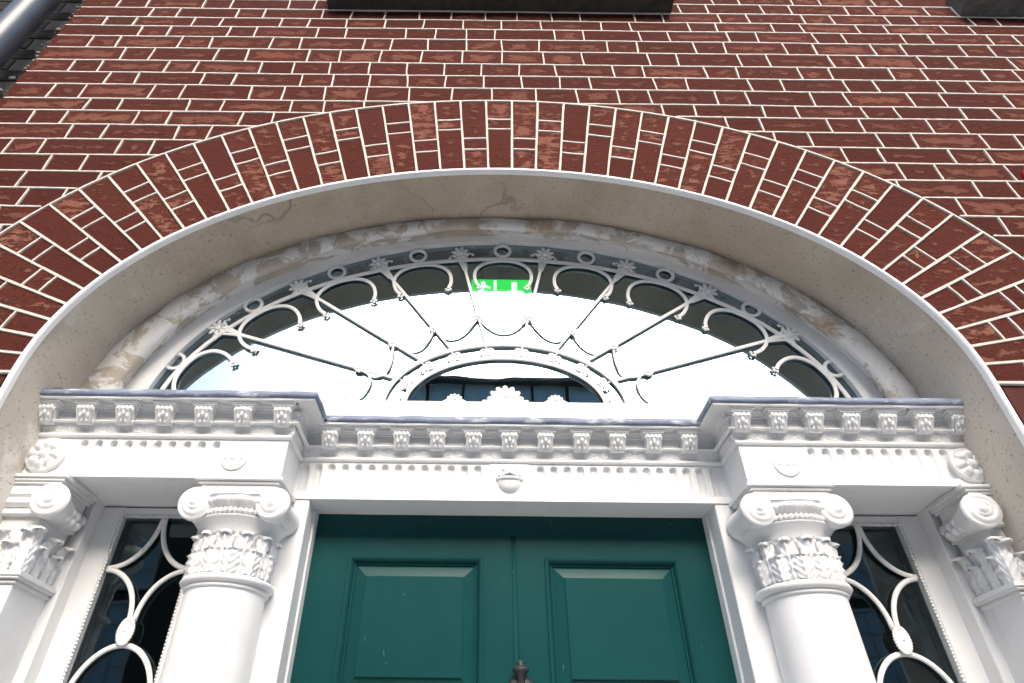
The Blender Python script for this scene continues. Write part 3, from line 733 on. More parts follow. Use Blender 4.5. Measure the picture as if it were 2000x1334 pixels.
# fluted frieze: a real height field with round-headed flutes and strings of beads between them
def frieze(mb, x0, x1, yb, cx, pitch, n, skip=None):
    z0, z1 = H + .606, H + .7045; dx = .0021; nx = int((x1 - x0) / dx); nzz = 44; P = []
    fl = [cx + pitch * k for k in range(n)] if not skip else skip
    for i in range(nx + 1):
        x = x0 + (x1 - x0) * i / nx; d0 = min(fl, key=lambda c: abs(c - x)); u = x - d0; row = []
        db = min([abs(x - (c + pitch / 2)) for c in fl] + [abs(x - (c - pitch / 2)) for c in fl])
        for j in range(nzz + 1):
            z = z0 + (z1 - z0) * j / nzz; d = 0; hw = .0098; ztop = H + .697; zb = H + .626
            if abs(u) < hw and zb < z < ztop:
                zz = z - (ztop - hw); r = abs(u) / hw if zz < 0 else sqrt(u * u + zz * zz) / hw
                if z < zb + .004: r = max(r, 1 - (z - zb) / .004)
                if r < 1: d = .0105 * sqrt(1 - r * r) + .0015
            elif abs(u) < hw + .003 and z < ztop + .003 and z > zb: d = -.0010
            if db < .0022 and zb < z < ztop - .004: d -= .0016 * (.5 + .5 * sin((z - zb) * 2 * pi / .0062))
            if z < H + .618: d = -.0015
            row.append((x, yb + d, z))
        P.append(row)
    mb.grid(P)
mb = MB(); SP = .0349
frieze(mb, XE0, XP1, Y_SIDE, XD - 1.022, SP, 10)
frieze(mb, XP2, XE1, Y_SIDE, XD + 1.022 - SP * 9, SP, 10)
frieze(mb, XP1, XP2, Y_MID, 0, .0334, 0, [XD - .006 + s * (.0795 + .0334 * k) for s in (-1, 1) for k in range(14)])
for xx, s in ((XP1, 1), (XP2, -1)):
    mb.add([(xx, Y_SIDE, H + .606), (xx, Y_MID, H + .606), (xx, Y_MID, H + .7045), (xx, Y_SIDE, H + .7045)], [(0, 1, 2, 3)])
for x0, x1, y in ((XE0, XP1, Y_SIDE), (XP2, XE1, Y_SIDE), (XP1, XP2, Y_MID)):
    mb.add([(x0, y - .0015, H + .606), (x1, y - .0015, H + .606), (x1, y + .017, H + .606), (x0, y + .017, H + .606)], [(3, 2, 1, 0)])
frz = mb.build('frieze', WHITE, ent)
# brackets under the cornice
cm = MB()
cm.box(-.0300, .0300, -.0515, -.010, .0225, .0262); cm.box(-.0262, .0262, -.0475, -.010, .0190, .0225); cm.box(-.0235, .0235, -.0445, -.010, .0165, .0190)
sp = [(-.0415, .0165), (-.0445, .0125), (-.0430, .0075), (-.0385, .0035), (-.0330, -.0010), (-.0290, -.0062), (-.0255, -.0115), (-.0200, -.0138), (-.0140, -.0135), (-.0120, -.0130)]
P = []
for i in range(13):
    u = i / 12 * 2 - 1; row = []
    for k, (y, z_) in enumerate(sp):
        f = 1 - .0 * abs(u); rel = .0022 * (abs(sin(u * 2.5 * pi)) - .4) + .0018 * sin(k * 1.9) * (1 - u * u) if 0 < k < 8 else 0
        row.append((u * .0195 * (1 - .12 * (k / 9)), y - rel, z_ - rel * .4))
    P.append(row)
cm.grid(P, smooth=True)
for sg in (-1, 1):
    side = [(sg * .0195 * (1 - .12 * (k / 9)), y, z_) for k, (y, z_) in enumerate(sp)] + [(sg * .0195, -.010, -.013), (sg * .0195, -.010, .0165)]
    cm.add(side, [tuple(range(len(side))) if sg < 0 else tuple(reversed(range(len(side))))])
    for r_, (yy, zz_) in ((.0052, (-.0385, .0105)), (.0040, (-.0215, -.0085))):
        cm.ball((sg * .0192, yy, zz_), .0030, r_, r_, 10, 6)
for k in range(4): cm.ball(((k - 1.5) * .0098, -.0430, .0120), .0056, .0046, .0048, 8, 5)
cm.ball((0, -.0395, .0035), .0045, .005, .006, 8, 5)
for sg in (-1, 1): cm.ball((sg * .009, -.0345, .0005), .004, .0045, .0065, 8, 5); cm.ball((sg * .006, -.0275, -.008), .0045, .004, .005, 8, 5)
cm.v = [(x, y, z * 1.25) for x, y, z in cm.v]
cme, cc = cm.mesh('bracket', False); cme.materials.append(WHITE)
for xs_, yb in ((left_x, Y_SIDE), (right_x, Y_SIDE), (mid_x, Y_MID)):
    xs_ = sorted(xs_)
    for x in xs_: link('bracket', cme, (x, yb - .014 + .012, H + .7474), cor)
def leaf(mb, base, upv, outv, ln, wd, curl=.55, lobes=5, th=.004, nu=13, nvv=22, relief_=.18):
    base, upv, outv = Vector(base), Vector(upv).normalized(), Vector(outv).normalized(); sv = upv.cross(outv).normalized(); P = []
    sd_ = rng.random() * 50
    for j in range(nvv + 1):
        v = j / nvv; cu = max(0, v - .66) / .34
        env = (.66 + .20 * sin(min(1, v * 1.5) * pi) + .40 * v * v) if v < .9 else (.66 + .40 * .81) * (1 - ((v - .9) / .1) ** 2 * .35)
        row = []
        up_ = ln * (v if v < .66 else .66 + .34 * sin(cu * pi * .72) * .62); out_ = ln * (.05 * sin(v * pi) + curl * .62 * cu ** 1.3)
        for i in range(nu):
            u = i / (nu - 1) * 2 - 1; au = abs(u)
            ser = 1 - .26 * (1 - abs(sin((v * lobes + .15) * pi))) * max(0, au - .45) / .55       # deep serration towards the edge
            hw = wd * env * ser
            fold = abs(sin((v * lobes - au * 1.1 + .15) * pi))                                       # leaflets sweeping up from the midrib
            rib = relief_ * wd * (.75 * max(0, 1 - au * 6) + .62 * fold * (1 - max(0, au - .8) * 4) - .55 * au * au) + noise.noise(Vector((u * 3 + sd_, v * 9, 1))) * wd * .045
            row.append(base + sv * (u * hw) + upv * (up_ + .16 * wd * au * (1 - cu) - cu * .16 * wd * au * au) + outv * (out_ * (1 - .30 * cu * au * au) + rib + th))
        P.append(row)
    back = [[p - outv * th * 2 for p in r] for r in P]
    mb.grid([[tuple(p) for p in r] for r in P]); mb.grid([[tuple(p) for p in reversed(r)] for r in back])
    loop_ = lambda Q: [Q[j][0] for j in range(nvv + 1)] + Q[-1][1:] + [Q[j][-1] for j in range(nvv - 1, -1, -1)]
    mb.grid([[tuple(a), tuple(b)] for a, b in zip(loop_(back), loop_(P))])
# corner leaves where the cornice breaks forward
for xx, s in ((XP1 + .016, 1), (XP2 - .016, -1)):
    m = MB(); leaf(m, (xx - s * .012, Y_MID - .02 - .10, H + .742), (s * .25, -.2, 1), (s * .6, -.9, -.2), .034, .017, .8)
    m.build('corner_leaf', WHITE, cor)
# rosettes and the central vase on the frieze
def rosette(rad, n, dep):
    m = MB(); P = []
    for i, (r, hgt) in enumerate(((1, 0), (.99, .28), (.93, .42), (.88, .34), (.70, .72), (.50, .88), (.34, .60), (.26, .55), (.20, .80), (.10, .92), (.01, .94))):
        row = []
        for k in range(n * 6):
            a = 2 * pi * k / (n * 6); pet = abs(cos(a * n / 2)); pet2 = abs(sin(a * n * 1.0))
            hh_ = hgt * (.62 + .38 * pet if 4 <= i <= 6 else 1) + (.12 * pet2 if i in (4, 5) else 0)
            row.append((rad * r * cos(a) * (1 + (.06 * pet if i in (3, 4) else 0)), -dep * hh_, rad * r * sin(a)))
        P.append(row)
    m.grid(P, closed_v=True); return m
big = rosette(.044, 8, .026); bme, _ = big.mesh('rosette', False); bme.materials.append(WHITE)
sml = rosette(.031, 8, .009); smm, _ = sml.mesh('rosette', False); smm.materials.append(WHITE)
for x, me, lb in ((-1.012, bme, 'large domed rosette at the left end of the frieze'), (1.150, bme, 'large domed rosette at the right end of the frieze'), (-.572, smm, None), (.722, smm, None)):
    o = link('rosette', me, (x, Y_SIDE - .001, H + .656), frz)
    if lb: tag(o, lb)
m = MB(); vx, vz = XD - .006, H + .625
P = []
for i in range(11):
    v = i / 10; r = .030 * sqrt(max(0.001, 1 - (1 - v) ** 2.2)); zz = vz + .034 * v; row = []
    for k in range(15):
        a = pi + pi * k / 14; row.append((vx + r * cos(a), Y_MID + r * .62 * sin(a) * (1 + .08 * abs(cos(a * 6))), zz))
    P.append(row)
m.grid(P); m.tube([(vx - .032, Y_MID - .003, vz + .036), (vx - .016, Y_MID - .018, vz + .0345), (vx, Y_MID - .021, vz + .034), (vx + .016, Y_MID - .018, vz + .0345), (vx + .032, Y_MID - .003, vz + .036)], .0042, 8, False, 1.0)
for k in range(7): m.ball((vx + (k - 3) * .008, Y_MID - .012, vz + .043 + .003 * (3 - abs(k - 3))), .0062, .006, .0062, 8, 6)
m.ball((vx, Y_MID - .005, vz + .062), .018, .006, .010, 10, 6)
m.bbox(vx - .050, vx + .050, Y_MID - .0022, Y_MID + .004, H + .6085, H + .7035, .001)
m.build('vase_ornament', WHITE, frz)

# ------------------------------------------------------------------ columns, piers, pilasters
def volute(m, cx, cy, cz, R, dep, mir, ry=0):
    nr, na = 13, 40; P = []
    for i in range(nr + 1):
        r = R * (1 - i / nr) + .0004; row = []
        for k in range(na):
            a = 2 * pi * k / na; ph = (math.log(max(r, .0015) / R) / math.log(.55) - a / (2 * pi) * mir) % 1.0
            hgt = .006 * (sin(ph * pi) ** .7) if r > R * .2 else .007
            if i == 0: hgt = 0
            hgt += .009 * (1 - r / R)
            x, y, z_ = r * cos(a), -hgt, r * sin(a); row.append((cx + x * cos(ry) - y * sin(ry), cy + x * sin(ry) + y * cos(ry), cz + z_))
        P.append(row)
    m.grid(P, closed_v=True)
    Q = []
    for j, y in enumerate((0, dep * .12, dep * .3, dep * .55, dep * .85, dep)):
        f = (1, .98, .84, .78, .86, .9)[j]
        Q.append([(cx + (R * f * cos(a)) * cos(ry) - y * sin(ry), cy + R * f * cos(a) * sin(ry) + y * cos(ry), cz + R * f * sin(a)) for a in [2 * pi * k / na for k in range(na)]])
    m.grid(list(reversed(Q)), closed_v=True)
def column(xc, label, s):
    yc = .247; R0, R1 = .0835, .092
    col = thing('column', label, 'column', (xc, yc, 0), 'columns beside the door')
    m = MB(); zt = H + .372
    m.lathe([(R1 * 1.30, .0), (R1 * 1.30, .06), (R1 * 1.22, .075), (R1 * 1.12, .11), (R1 * 1.16, .13), (R1, .15)] + [(R1 + (R0 - R1) * (k / 10) ** 1.6, .15 + (zt - .15) * k / 10) for k in range(1, 11)], xc, yc, 40)
    m.build('shaft', WHITE, col)
    m = MB(); m.lathe([(R0, zt - .002), (R0 + .004, zt), (R0 + .006, zt + .003), (R0 + .004, zt + .006), (R0 + .003, zt + .0075), (R0 + .012, zt + .010), (R0 + .0155, zt + .016), (R0 + .013, zt + .022), (R0 + .004, zt + .0255), (R0 - .004, zt + .0265)], xc, yc, 48); m.build('astragal', WHITE, col)
    # bell, with two overlapping rows of leaves, plain neck, bead, egg-carved echinus
    m = MB(); zb = zt + .026
    m.lathe([(R0 - .006, zb), (R0 - .008, zb + .06), (R0 - .006, zb + .084), (R0 + .004, zb + .104), (R0 + .016, zb + .116), (R0 + .019, zb + .119), (R0 + .012, zb + .120)], xc, yc, 40)
    z_e = zb + .120
    P = []
    for j in range(9):
        v = j / 8; row = []
        for k in range(192):
            a = 2 * pi * k / 192; u = (k % 12) / 12; egg = sin(u * pi) ** .6 if .12 < u < .88 else .1; rr = R0 + .012 + .015 * sin(v * pi * .55) + (.0095 * egg * sin(min(1, v * 1.15) * pi) ** .7 - .004 if 0 < j < 8 else 0) + (.005 if u == 0 and 0 < j < 6 else 0)
            row.append((xc + rr * cos(a), yc + rr * sin(a), z_e + .016 + .026 * v))
        P.append(row)
    m.grid([list(r) for r in P], closed_v=True)
    cap = m.build('capital', WHITE, col)
    m = MB()
    for k in range(56):
        a = 2 * pi * k / 56; m.ball((xc + (R0 + .0155) * cos(a), yc + (R0 + .0155) * sin(a), z_e + .008), .0062, .0062, .0068, 6, 5)
    m.lathe([(R0 + .010, z_e), (R0 + .0125, z_e + .008), (R0 + .010, z_e + .016)], xc, yc, 40); m.build('bead_ring', WHITE, cap)
    for row_ in (0, 1):
        for k in range(7 if row_ == 0 else 6):
            a = pi + (k + .5 * row_) * pi / 6; m = MB(); d = Vector((cos(a), sin(a), 0)); tall = row_ == 0
            leaf(m, Vector((xc, yc, zb - .001)) + d * (R0 - .006 + (.0 if tall else .007)), (0, 0, 1), d, .100 if tall else .060, .0215 if tall else .0220, .28 if tall else .22, 5 if tall else 4, .002, relief_=.34)
            m.build('acanthus_leaf', WHITE, cap)
    za = H + .6055
    m = MB(); m.bbox(xc - .100, xc + .100, .150, .278, za - .0085, za - .0003, .002); m.bbox(xc - .092, xc + .092, .157, .278, za - .0155, za - .0085, .002); m.bbox(xc - .086, xc + .086, .163, .278, za - .022, za - .0155, .002); m.build('abacus', WHITE, cap)
    R = .0375; zv = za - .022 - R - .001
    for sg in (-1, 1):
        m = MB(); volute(m, xc + sg * .0865, .160, zv, R, .115, sg); m.build('volute', WHITE, cap)
    m = MB()   # channel joining the two volutes
    m.prism([(xc - .0865, zv + .012), (xc - .05, zv + .018), (xc, zv + .0185), (xc + .05, zv + .018), (xc + .0865, zv + .012), (xc + .0865, zv + R - .0002), (xc - .0865, zv + R - .0002)], .156, .262, .003)
    m.build('volute_channel', WHITE, cap)
    return col
CX = .6275
column(XD - CX, 'white column with scrolled leafy capital left of the green door', -1)
column(XD + CX, 'white column with scrolled leafy capital right of the green door', 1)
DJ = .494
for s, lb in ((-1, 'flat white pier behind the left column beside the door'), (1, 'flat white pier behind the right column beside the door')):
    p = thing('door_pier', lb, 'pier', (XD + s * .6, .33, 0), 'piers beside the door')
    a, b = sorted((XD + s * DJ, XD + s * .743)); m = MB(); m.bbox(a, b, Y_MID + .002, .40, 0, H + .6065, .0025); m.build('pier_face', WHITE, p)
    xj = XD + s * (DJ - .004); m = MB(); m.bbox(min(xj, XD + s * (DJ + .014)), max(xj, XD + s * (DJ + .014)), .345, .40, 0, H + .604, .003); m.build('door_stop', WHITE, p)
def pilaster(s, label):
    xi = XD + s * 1.043; xw = XA + s * (W + .02)
    p = thing('pilaster', label, 'pilaster', (xi, .23, 0), 'pilasters at the ends of the doorcase')
    a, b = sorted((xi, xw)); m = MB(); zt = H + .372; m.bbox(a, b, Y_SIDE + .004, .30, 0, zt, .002); m.build('shaft', WHITE, p)
    m = MB()
    xs2 = XD + s * 1.020; c, d = sorted((xs2, xw)); m.bbox(c, d, .297, .36, 0, H + .6065, .002); m.build('backing_strip', WHITE, p)
    m = MB()
    for o, z0, z1 in ((.005, 0, .006), (.003, .006, .0085), (.0125, .0085, .0135), (.0155, .0135, .0195), (.012, .0195, .0245)):
        c, d = sorted((xi - s * o, xw)); m.bbox(c, d, Y_SIDE + .004 - o, .2965 + .0, zt + z0, zt + z1, .0015)
    m.build('astragal', WHITE, p)
    zb = zt + .0245; za = H + .6055
    c, d = sorted((xi + s * .007, xw)); m = MB(); m.bbox(c, d, Y_SIDE + .012, .29, zb, za - .022, .003)
    c, d = sorted((xi - s * .006, xw)); m.bbox(c, d, Y_SIDE - .002, .29, zb + .118, zb + .134, .004); m.bbox(c, d, Y_SIDE - .006, .29, zb + .137, zb + .163, .008)
    cap = m.build('capital', WHITE, p)
    for k, (x, tall) in enumerate(((xi + s * .012, 1), (xi + s * .042, 0), (xi + s * .072, 1), (xi + s * .10, 0))):
        m = MB(); leaf(m, (x, Y_SIDE + .010 - (0 if tall else .004), zb), (0, 0, 1), (0, -1, 0), .098 if tall else .068, .020, .5, 5, .0025, relief_=.3); m.build('acanthus_leaf', WHITE, cap)
    for k, (y, tall) in enumerate(((.195, 0), (.228, 1), (.263, 0), (.285, 1))):
        m = MB(); leaf(m, (xi + s * .006, y, zb), (0, 0, 1), (-s, 0, 0), .098 if tall else .068, .020, .5, 5, .0025, relief_=.3); m.build('acanthus_leaf', WHITE, cap)
    m = MB(); leaf(m, (xi + s * .006, Y_SIDE + .010, zb), (0, 0, 1), (-s, -1, 0), .104, .020, .5, 5, .0025, relief_=.3); m.build('acanthus_leaf', WHITE, cap)
    m = MB()
    for o, z0, z1 in ((.030, .0003, .0085), (.022, .0085, .0155), (.016, .0155, .022)):
        c, d = sorted((xi - s * o, xw)); m.bbox(c, d, Y_SIDE - o * .6, .29, za - z1, za - z0, .002)
    m.build('abacus', WHITE, cap)
    m = MB(); R = .0385; volute(m, xi - s * .012, .148, za - .022 - R - .001, R, .135, -s, -s * .22); m.build('volute', WHITE, cap)
    m = MB(); c, d = sorted((xi - s * .012, xw)); m.bbox(c, d, Y_SIDE - .006, .28, za - .048, za - .0222, .004)
    for k in range(9):
        m.ball((xi - s * .014, .185 + .012 * k, za - .060 - .016 * (k % 2)), .014, .012, .012, 8, 5)
    m.build('volute_channel', WHITE, cap)
pilaster(-1, 'white pilaster with scrolled leafy capital against the left side of the arch')
pilaster(1, 'white pilaster with scrolled leafy capital against the right side of the arch')

# ------------------------------------------------------------------ side lights
def sidelight(s, label):
    xc = XD + s * .8655; YS = .352; hw = .0985; zt = H + .580; z0 = .75
    sl = thing('sidelight', label, 'window', (xc, YS, z0), 'side windows of the doorcase')
    m = MB()
    for a, b in ((xc - .165, xc - hw - .004), (xc + hw + .004, xc + .165)): m.bbox(a, b, .338, .385, z0 - .1, H + .604, .003)
    m.bbox(xc - hw - .0045, xc + hw + .0045, .340, .383, zt + .004, H + .603, .002); m.bbox(xc - hw - .0045, xc + hw + .0045, .336, .386, z0 - .1, z0, .003)
    fr = m.build('frame', WHITE, sl)
    m = MB()
    for z_ in [z0 + (zt - z0) * k / 190 for k in range(191)]:
        for sg in (-1, 1): m.ball((xc + sg * hw, .337, z_), .0034, .0034, .0034, 6, 4)
    for k in range(30): m.ball((xc - hw + 2 * hw * k / 29, .339, zt + .001), .0034, .0034, .0034, 6, 4)
    kind(m.build('beading', IRON, fr), 'stuff')
    m = MB(); m.add([(xc - hw - .003, .362, z0), (xc + hw + .003, .362, z0), (xc + hw + .003, .362, zt + .003), (xc - hw - .003, .362, zt + .003)], [(0, 1, 2, 3)]); m.build('pane', SGLASS, sl)
    def q(cx_, cz_, rx_, rz_, a0, a1, n=18): return [(cx_ + rx_ * cos(a0 + (a1 - a0) * k / n), .350, cz_ + rz_ * sin(a0 + (a1 - a0) * k / n)) for k in range(n + 1)]
    zn = H + .457; zo = H + .347; curves = []
    for sg in (-1, 1):
        e = xc + sg * hw
        A0 = (pi if sg > 0 else 0)
        curves.append(q(e, zt + .004, hw - .003, zt - zn + .002, A0, 1.5 * pi))
        if sg < 0: curves[-1] = q(e, zt + .004, hw - .003, zt - zn + .002, 0, -.5 * pi)
        curves.append(q(e, zo - .004, hw - .006, zn - zo + .002, pi if sg > 0 else 0, pi / 2))
    off = 0
    for k in range(3):
        zc_ = H + .170 - k * .30
        curves.append(q(xc, zc_, .092, .124, 0, pi, 32))
        curves.append(q(xc, zc_, .092, .124, pi, 2 * pi, 32))
    for c in curves:
        c = [p for p in c if p[2] > z0]
        if len(c) < 3: continue
        m = MB(); m.tube(c, .0060, 8, False, .9); m.build('glazing_bar', IRON, sl)
    def oval(zz):
        m = MB(); P = []
        for f, y in ((1, 0), (1, -.004), (.86, -.0055), (.80, -.0035), (.3, -.0065), (.02, -.0075)):
            P.append([(xc + .0175 * f * cos(a), .341 + y, zz + .0275 * f * sin(a)) for a in [2 * pi * k / 28 for k in range(28)]])
        m.grid(P, closed_v=True)
        for k in range(28):
            a = 2 * pi * k / 28; m.ball((xc + .0175 * cos(a), .339, zz + .0275 * sin(a)), .0027, .003, .0027, 6, 4)
        m.ball((xc, .333, zz), .0028, .003, .0028, 6, 4); m.build('oval_boss', IRON, sl)
    oval(H + .320); oval(H + .020)
sidelight(-1, 'narrow side window with curved white bars left of the door')
sidelight(1, 'narrow side window with curved white bars right of the door')

# ------------------------------------------------------------------ door
YD = .378; door = thing('door', 'dark green gloss panelled front door with central bead', 'door', (XD, YD, 0))
zt = H + .6085; pz = [(H + .503, H + .195)]; zz = H + .195
pz += [(H + .06, H - .55), (H - .70, H - 1.42)]
XM = XD + .006
px = [(XM - .4045, XM - .0745), (XM + .0745, XM + .4045)]
m = MB()
xs_ = [XD - DJ + .001, px[0][0], px[0][1], XM - .0075, XM + .0075, px[1][0], px[1][1], XD + DJ - .001]
for a, b in ((0, 1), (2, 3), (4, 5), (6, 7)): m.box(xs_[a], xs_[b], YD, YD + .05, .01, zt)
zl = [zt] + [v for p in pz for v in p] + [.01]
for k in range(0, len(zl), 2):
    for p0, p1 in px: m.box(p0 + .0, p1, YD + .0004, YD + .05, zl[k + 1], zl[k])
m.box(XM - .0075, XM + .0075, YD + .0025, YD + .05, .01, zt)
m.box(XM - .0075, XM + .0075, YD - .0003, YD + .02, H + .555, zt)
m.build('leaf', GREEN, door)
m = MB(); m.tube([(XM, YD + .0035, .02), (XM, YD + .0035, H + .553)], .0050, 8, False, 1.0); m.build('centre_bead', GREEN, door)
def rectring(m, x0, x1, z0, z1, prof):       # prof: (inset, y)
    P = []
    for i, y in prof: P.append([(x0 + i, y, z0 + i), (x1 - i, y, z0 + i), (x1 - i, y, z1 - i), (x0 + i, y, z1 - i)])
    m.grid([[r[k] for r in P] for k in range(4)], closed_u=True, smooth=False)
for z1, z0 in pz:
    for p0, p1 in px:
        m = MB()
        rectring(m, p0, p1, z0, z1, [(0, YD + .002), (.0005, YD - .0045), (.003, YD - .0062), (.007, YD - .0055), (.011, YD - .0012), (.0145, YD + .0055), (.0155, YD + .0078), (.019, YD + .0082), (.0195, YD + .0125)])
        mo = m.build('panel_moulding', GREEN, door)
        m = MB(); rectring(m, p0 + .018, p1 - .018, z0 + .018, z1 - .018, [(0, YD + .0125), (.0275, YD + .0035), (.0285, YD + .0028), (.0288, YD - .0006), (.0305, YD - .0014)])
        i = .018 + .0305
        m.add([(p0 + i, YD - .0014, z0 + i), (p1 - i, YD - .0014, z0 + i), (p1 - i, YD - .0014, z1 - i), (p0 + i, YD - .0014, z1 - i)], [(0, 1, 2, 3)])
        m.build('panel', GREEN, door)
m = MB(); kx, kz = XD + .014, H + .205
m.lathe([(.001, kz + .070), (.0075, kz + .0685), (.0095, kz + .064), (.0085, kz + .060), (.0105, kz + .057), (.0175, kz + .054), (.019, kz + .050), (.0165, kz + .046), (.0095, kz + .041), (.0085, kz + .02), (.012, kz + .0)], kx, YD - .022, 20)
m.ball((kx, YD - .004, kz + .010), .032, .010, .034, 20, 10); m.tube([(kx + .026 * cos(a), YD - .020, kz - .045 + .055 * sin(a)) for a in [2 * pi * k / 28 for k in range(28)]], .007, 8, True, 1.0)
m.ball((kx, YD - .024, kz - .10), .016, .014, .014, 12, 8); m.build('knocker', BLACK, door)

# ------------------------------------------------------------------ smaller things on the front
def sill(x0, x1, z0, label, ma):
    m = MB()
    prof = [(.10, 0), (-.085, 0.0), (-.092, .006), (-.094, .05), (-.090, .10), (-.082, .108), (.02, .125), (.10, .13)]
    n = max(2, int((x1 - x0) / .05)); P = []
    for i in range(n + 1):
        x = x0 + (x1 - x0) * i / n
        P.append([(x, y + noise.noise(Vector((x * 7, y * 8, z * 5 + k))) * .004, H + z0 + z + noise.noise(Vector((x * 8, k, 2))) * .004) for k, (y, z) in enumerate(prof)])
    m.grid(P, smooth=False); m.add(P[0], [tuple(range(len(prof)))]); m.add(P[-1], [tuple(reversed(range(len(prof))))])
    tag(m.build('window_sill', ma), label, 'window sill', 'stone sills of the upper windows')
sill(-.620, .748, 2.517, 'dark weathered stone sill projecting above the middle of the arch', GRANITE)
sill(1.900, 3.10, 2.522, 'grey stone sill projecting at the top right of the wall', STONE)
dp = thing('downpipe', 'blue-grey rainwater pipe running up the left edge of the brick wall', 'pipe', (-1.705, -.062, 0))
m = MB(); m.lathe([(.053, 0), (.053, H + 3.3)], -1.705, -.062, 28); m.build('pipe', PIPE, dp)
for zz in (H + .9, H + 2.9):
    m = MB(); m.lathe([(.053, zz), (.062, zz + .004), (.062, zz + .05), (.053, zz + .056)], -1.705, -.062, 28); m.box(-1.76, -1.65, -.06, .03, zz + .012, zz + .04); m.build('collar', PIPE, dp)
nb = thing('neighbouring_wall', 'dark grey brick wall of the next house behind the downpipe', 'wall', (-2.2, .06, 0))
m = MB(); m.box(-4.2, XL - .002, .049, .42, 0, H + 3.3); m.build('wall_core', simple('grey_mortar', (.09, .087, .08), (.12, .115, .105), 30, .9, .4), nb)
z = H + 1.9; k = 0; rest = []
while z < H + 3.2:
    x = XL - .004 - (.12 if k % 2 else 0)
    first = True
    while x > -3.0:
        a, b = x - .22, x; poly = [(a + .004, z + .004), (b - .004, z + .004), (b - .004, z + .071), (a + .004, z + .071)]
        pc = (poly, (lambda X, Z, a=a, z=z: ((X - a) / .22, (Z - z) / .075)), (.22, .075), rng.random(), rng.random(), tilt3())
        if seen(poly) > 4: me, c = brick_mesh('brick', [pc], GREYB, .045, .08); link('brick', me, c, nb)
        else: rest.append(pc)
        x = a
    z += .075; k += 1
me, c = brick_mesh('brick', rest, GREYB, .045, .08); kind(link('brick', me, c, nb), 'stuff')
m = MB()                                           # ragged old mortar left along the edge of the brick front
for i in range(120):
    zz = H + .9 + i * .0202 + rng.uniform(-.006, .006); r = rng.uniform(.003, .010)
    m.ball((XL - .004 + rng.uniform(-.016, .010), rng.uniform(-.004, .02), zz), r * rng.uniform(.7, 1.7), r * .8, r * rng.uniform(.6, 1.2), 6, 4, rng.uniform(-.8, .8))
tag(kind(m.build('mortar_lumps', simple('old_mortar', (.20, .185, .16), (.13, .12, .11), 40, .95, .6)), 'stuff'), 'ragged old mortar along the left edge of the brick front', 'mortar')
m = MB(); m.box(-.024, .020, -.004, .03, 0, .004); m.tube([(-.020, .01, .002), (-.012, .008, .013), (.002, .008, .015), (.016, .01, .005)], .006, 8, False, 1.0); m.ball((0, .01, .008), .010, .012, .006, 8, 5)
me, c = m.mesh('iron_bracket', False); me.materials.append(RUST); tag(link('iron_bracket', me, (-1.030, .118, H + .799)), 'small rusty iron scrap lying on the left end of the cornice', 'bracket')
m = MB(); m.lathe([(.001, .05), (.018, .046), (.030, .033), (.034, .015), (.034, .0), (.038, 0), (.038, -.012)], 0, 0, 20)
me, c = m.mesh('alarm_light', False); me.materials.append(REDP)
o = tag(link('alarm_light', me, (1.659, -.012, H + 1.515)), 'small red dome on the brick wall at the right edge', 'alarm light'); o.rotation_euler.x = radians(90)

# ------------------------------------------------------------------ hall behind the door and its exit sign
m = MB(); y0, y1 = .421, 4.6; zc_ = H + 2.55
m.add([(-1.5, y0, 0), (1.6, y0, 0), (1.6, y1, 0), (-1.5, y1, 0), (-1.5, y0, zc_), (1.6, y0, zc_), (1.6, y1, zc_), (-1.5, y1, zc_)], [(0, 1, 2, 3), (7, 6, 5, 4), (1, 5, 6, 2), (2, 6, 7, 3), (3, 7, 4, 0)])
kind(m.build('hall', HALL), 'structure')
es = thing('exit_sign', 'lit green and white emergency exit sign seen through the fanlight', 'sign', (.09, 1.0, H + 1.86))
YE = 1.0; ex0, ex1, ez0, ez1 = -.043, .236, H + 1.848, H + 1.982
m = MB(); m.bbox(ex0, ex1, YE, YE + .03, ez0, ez1, .003); m.build('panel', SIGN_G, es)
m = MB(); xm = ex0 + .105
m.box(xm, xm + .012, YE - .002, YE - .001, ez0 + .01, ez1 - .01)                              # doorway edge
m.ball((ex0 + .055, YE - .002, ez1 - .028), .011, .0008, .011, 14, 8)                        # running figure
m.prism([(ex0 + .030, ez0 + .062), (ex0 + .052, ez0 + .055), (ex0 + .066, ez1 - .044), (ex0 + .040, ez1 - .040)], YE - .002, YE - .0012)
m.prism([(ex0 + .012, ez0 + .015), (ex0 + .024, ez0 + .010), (ex0 + .052, ez0 + .055), (ex0 + .034, ez0 + .060)], YE - .0022, YE - .0012)
m.prism([(ex0 + .040, ez0 + .058), (ex0 + .052, ez0 + .050), (ex0 + .078, ez0 + .040), (ex0 + .074, ez0 + .054)], YE - .0024, YE - .0012)
m.prism([(ex0 + .062, ez1 - .050), (ex0 + .086, ez1 - .062), (ex0 + .090, ez1 - .052), (ex0 + .064, ez1 - .038)], YE - .0024, YE - .0012)
xa = ex0 + .20
m.prism([(xa - .012, ez0 + .055), (xa - .012, ez1 - .02), (xa + .012, ez1 - .02), (xa + .012, ez0 + .055)][::-1], YE - .002, YE - .0012)
m.prism([(xa - .034, ez0 + .060), (xa, ez0 + .018), (xa + .034, ez0 + .060)], YE - .002, YE - .0014)
m.build('pictogram', SIGN_W, es)
m = MB()
for x in (ex0 + .05, ex1 - .05): m.tube([(x, YE + .015, ez1), (x, YE + .015, zc_)], .003, 6, False, 1.0)
m.build('hanger', BLACK, es)

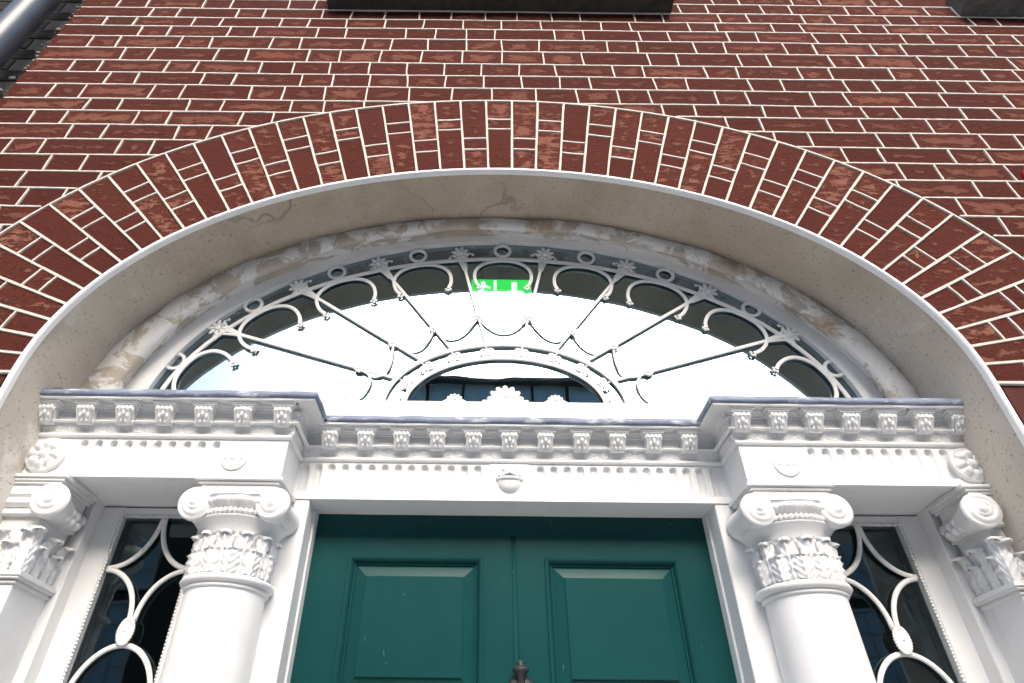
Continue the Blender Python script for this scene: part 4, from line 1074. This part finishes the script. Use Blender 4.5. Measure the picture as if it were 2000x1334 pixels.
# ------------------------------------------------------------------ ground, street and the terrace opposite (they light the front and show in the glass)
m = MB(); m.add([(-150, -150, -.30), (150, -150, -.30), (150, 40, -.30), (-150, 40, -.30)], [(0, 1, 2, 3)]); kind(m.build('ground', ROAD), 'structure')
m = MB(); m.box(-40, 40, -4.2, .42, -.31, -.17); kind(m.build('pavement', PAVE), 'structure')
m = MB(); m.box(-1.6, 1.75, -1.9, .42, -.172, 0.0); o = kind(m.build('doorstep', PAVE), 'structure'); weld_bevel(o, .012)
YO = -13.2; HT = 9.7
ob = thing('terrace_opposite', 'dark terrace across the street mirrored in the glass', 'building', (0, YO, 0))
m = MB(); m.box(-26, 26, YO - 9, YO, -.3, HT - 1.9); m.build('wall', OPPB, ob)
m = MB(); m.box(-26, 26, YO - 8.5, YO - .25, HT - 1.9, HT); m.box(-26, 26, YO - 8.8, YO + .12, HT - .10, HT + .02); m.box(-26, 26, YO - .3, YO + .15, HT - 2.05, HT - 1.88); m.build('attic_storey', OPPT, ob)
wm = MB(); wm.add([(-.40, 0, 0), (.40, 0, 0), (.40, 0, 1.35), (-.40, 0, 1.35)], [(3, 2, 1, 0)]); wme, _ = wm.mesh('window', False); wme.materials.append(OGLASS)
FRM = simple('pale_frame', (.6, .6, .58), (.66, .66, .64), 5, .6, .1)
fm2 = MB()
for x in (-.43, .40): fm2.box(x, x + .03, -.02, .05, 0, 1.35)
fm2.box(-.43, .43, -.02, .05, -.04, 0); fm2.box(-.43, .43, -.02, .05, 1.35, 1.39); fm2.box(-.012, .012, -.01, .02, 0, 1.35); fm2.box(-.40, .40, -.01, .02, .66, .70)
fme2, _ = fm2.mesh('frame', False); fme2.materials.append(FRM)
back = MB(); back.box(-24, 24, YO - .245, YO - .243, HT - 1.75, HT - .28); 
for k in range(-12, 13):
    o = link('window', wme, (k * .95, YO - .20, HT - 1.50), ob); f_ = link('frame', fme2, (k * .95, YO - .20, HT - 1.50), o)
wm = MB(); wm.add([(-.5, 0, 0), (.5, 0, 0), (.5, 0, 1.7), (-.5, 0, 1.7)], [(3, 2, 1, 0)]); wme, _ = wm.mesh('window', False); wme.materials.append(OGLASS)
fm2 = MB()
for x in (-.56, .50): fm2.box(x, x + .06, -.02, .06, 0, 1.7)
fm2.box(-.62, .62, -.02, .10, -.10, 0); fm2.box(-.56, .56, -.02, .06, 1.7, 1.78)
for x in (-.17, .16): fm2.box(x, x + .02, -.01, .03, 0, 1.7)
for z in (.42, .84, 1.27): fm2.box(-.5, .5, -.01, .03, z, z + .03)
fme2, _ = fm2.mesh('frame', False); fme2.materials.append(FRM)
for fl_ in (.9, 3.6, 5.7):
    for k in range(-5, 6):
        o = link('window', wme, (k * 2.1 + .4, YO + .02, fl_), ob); link('frame', fme2, (k * 2.1 + .4, YO + .02, fl_), o)
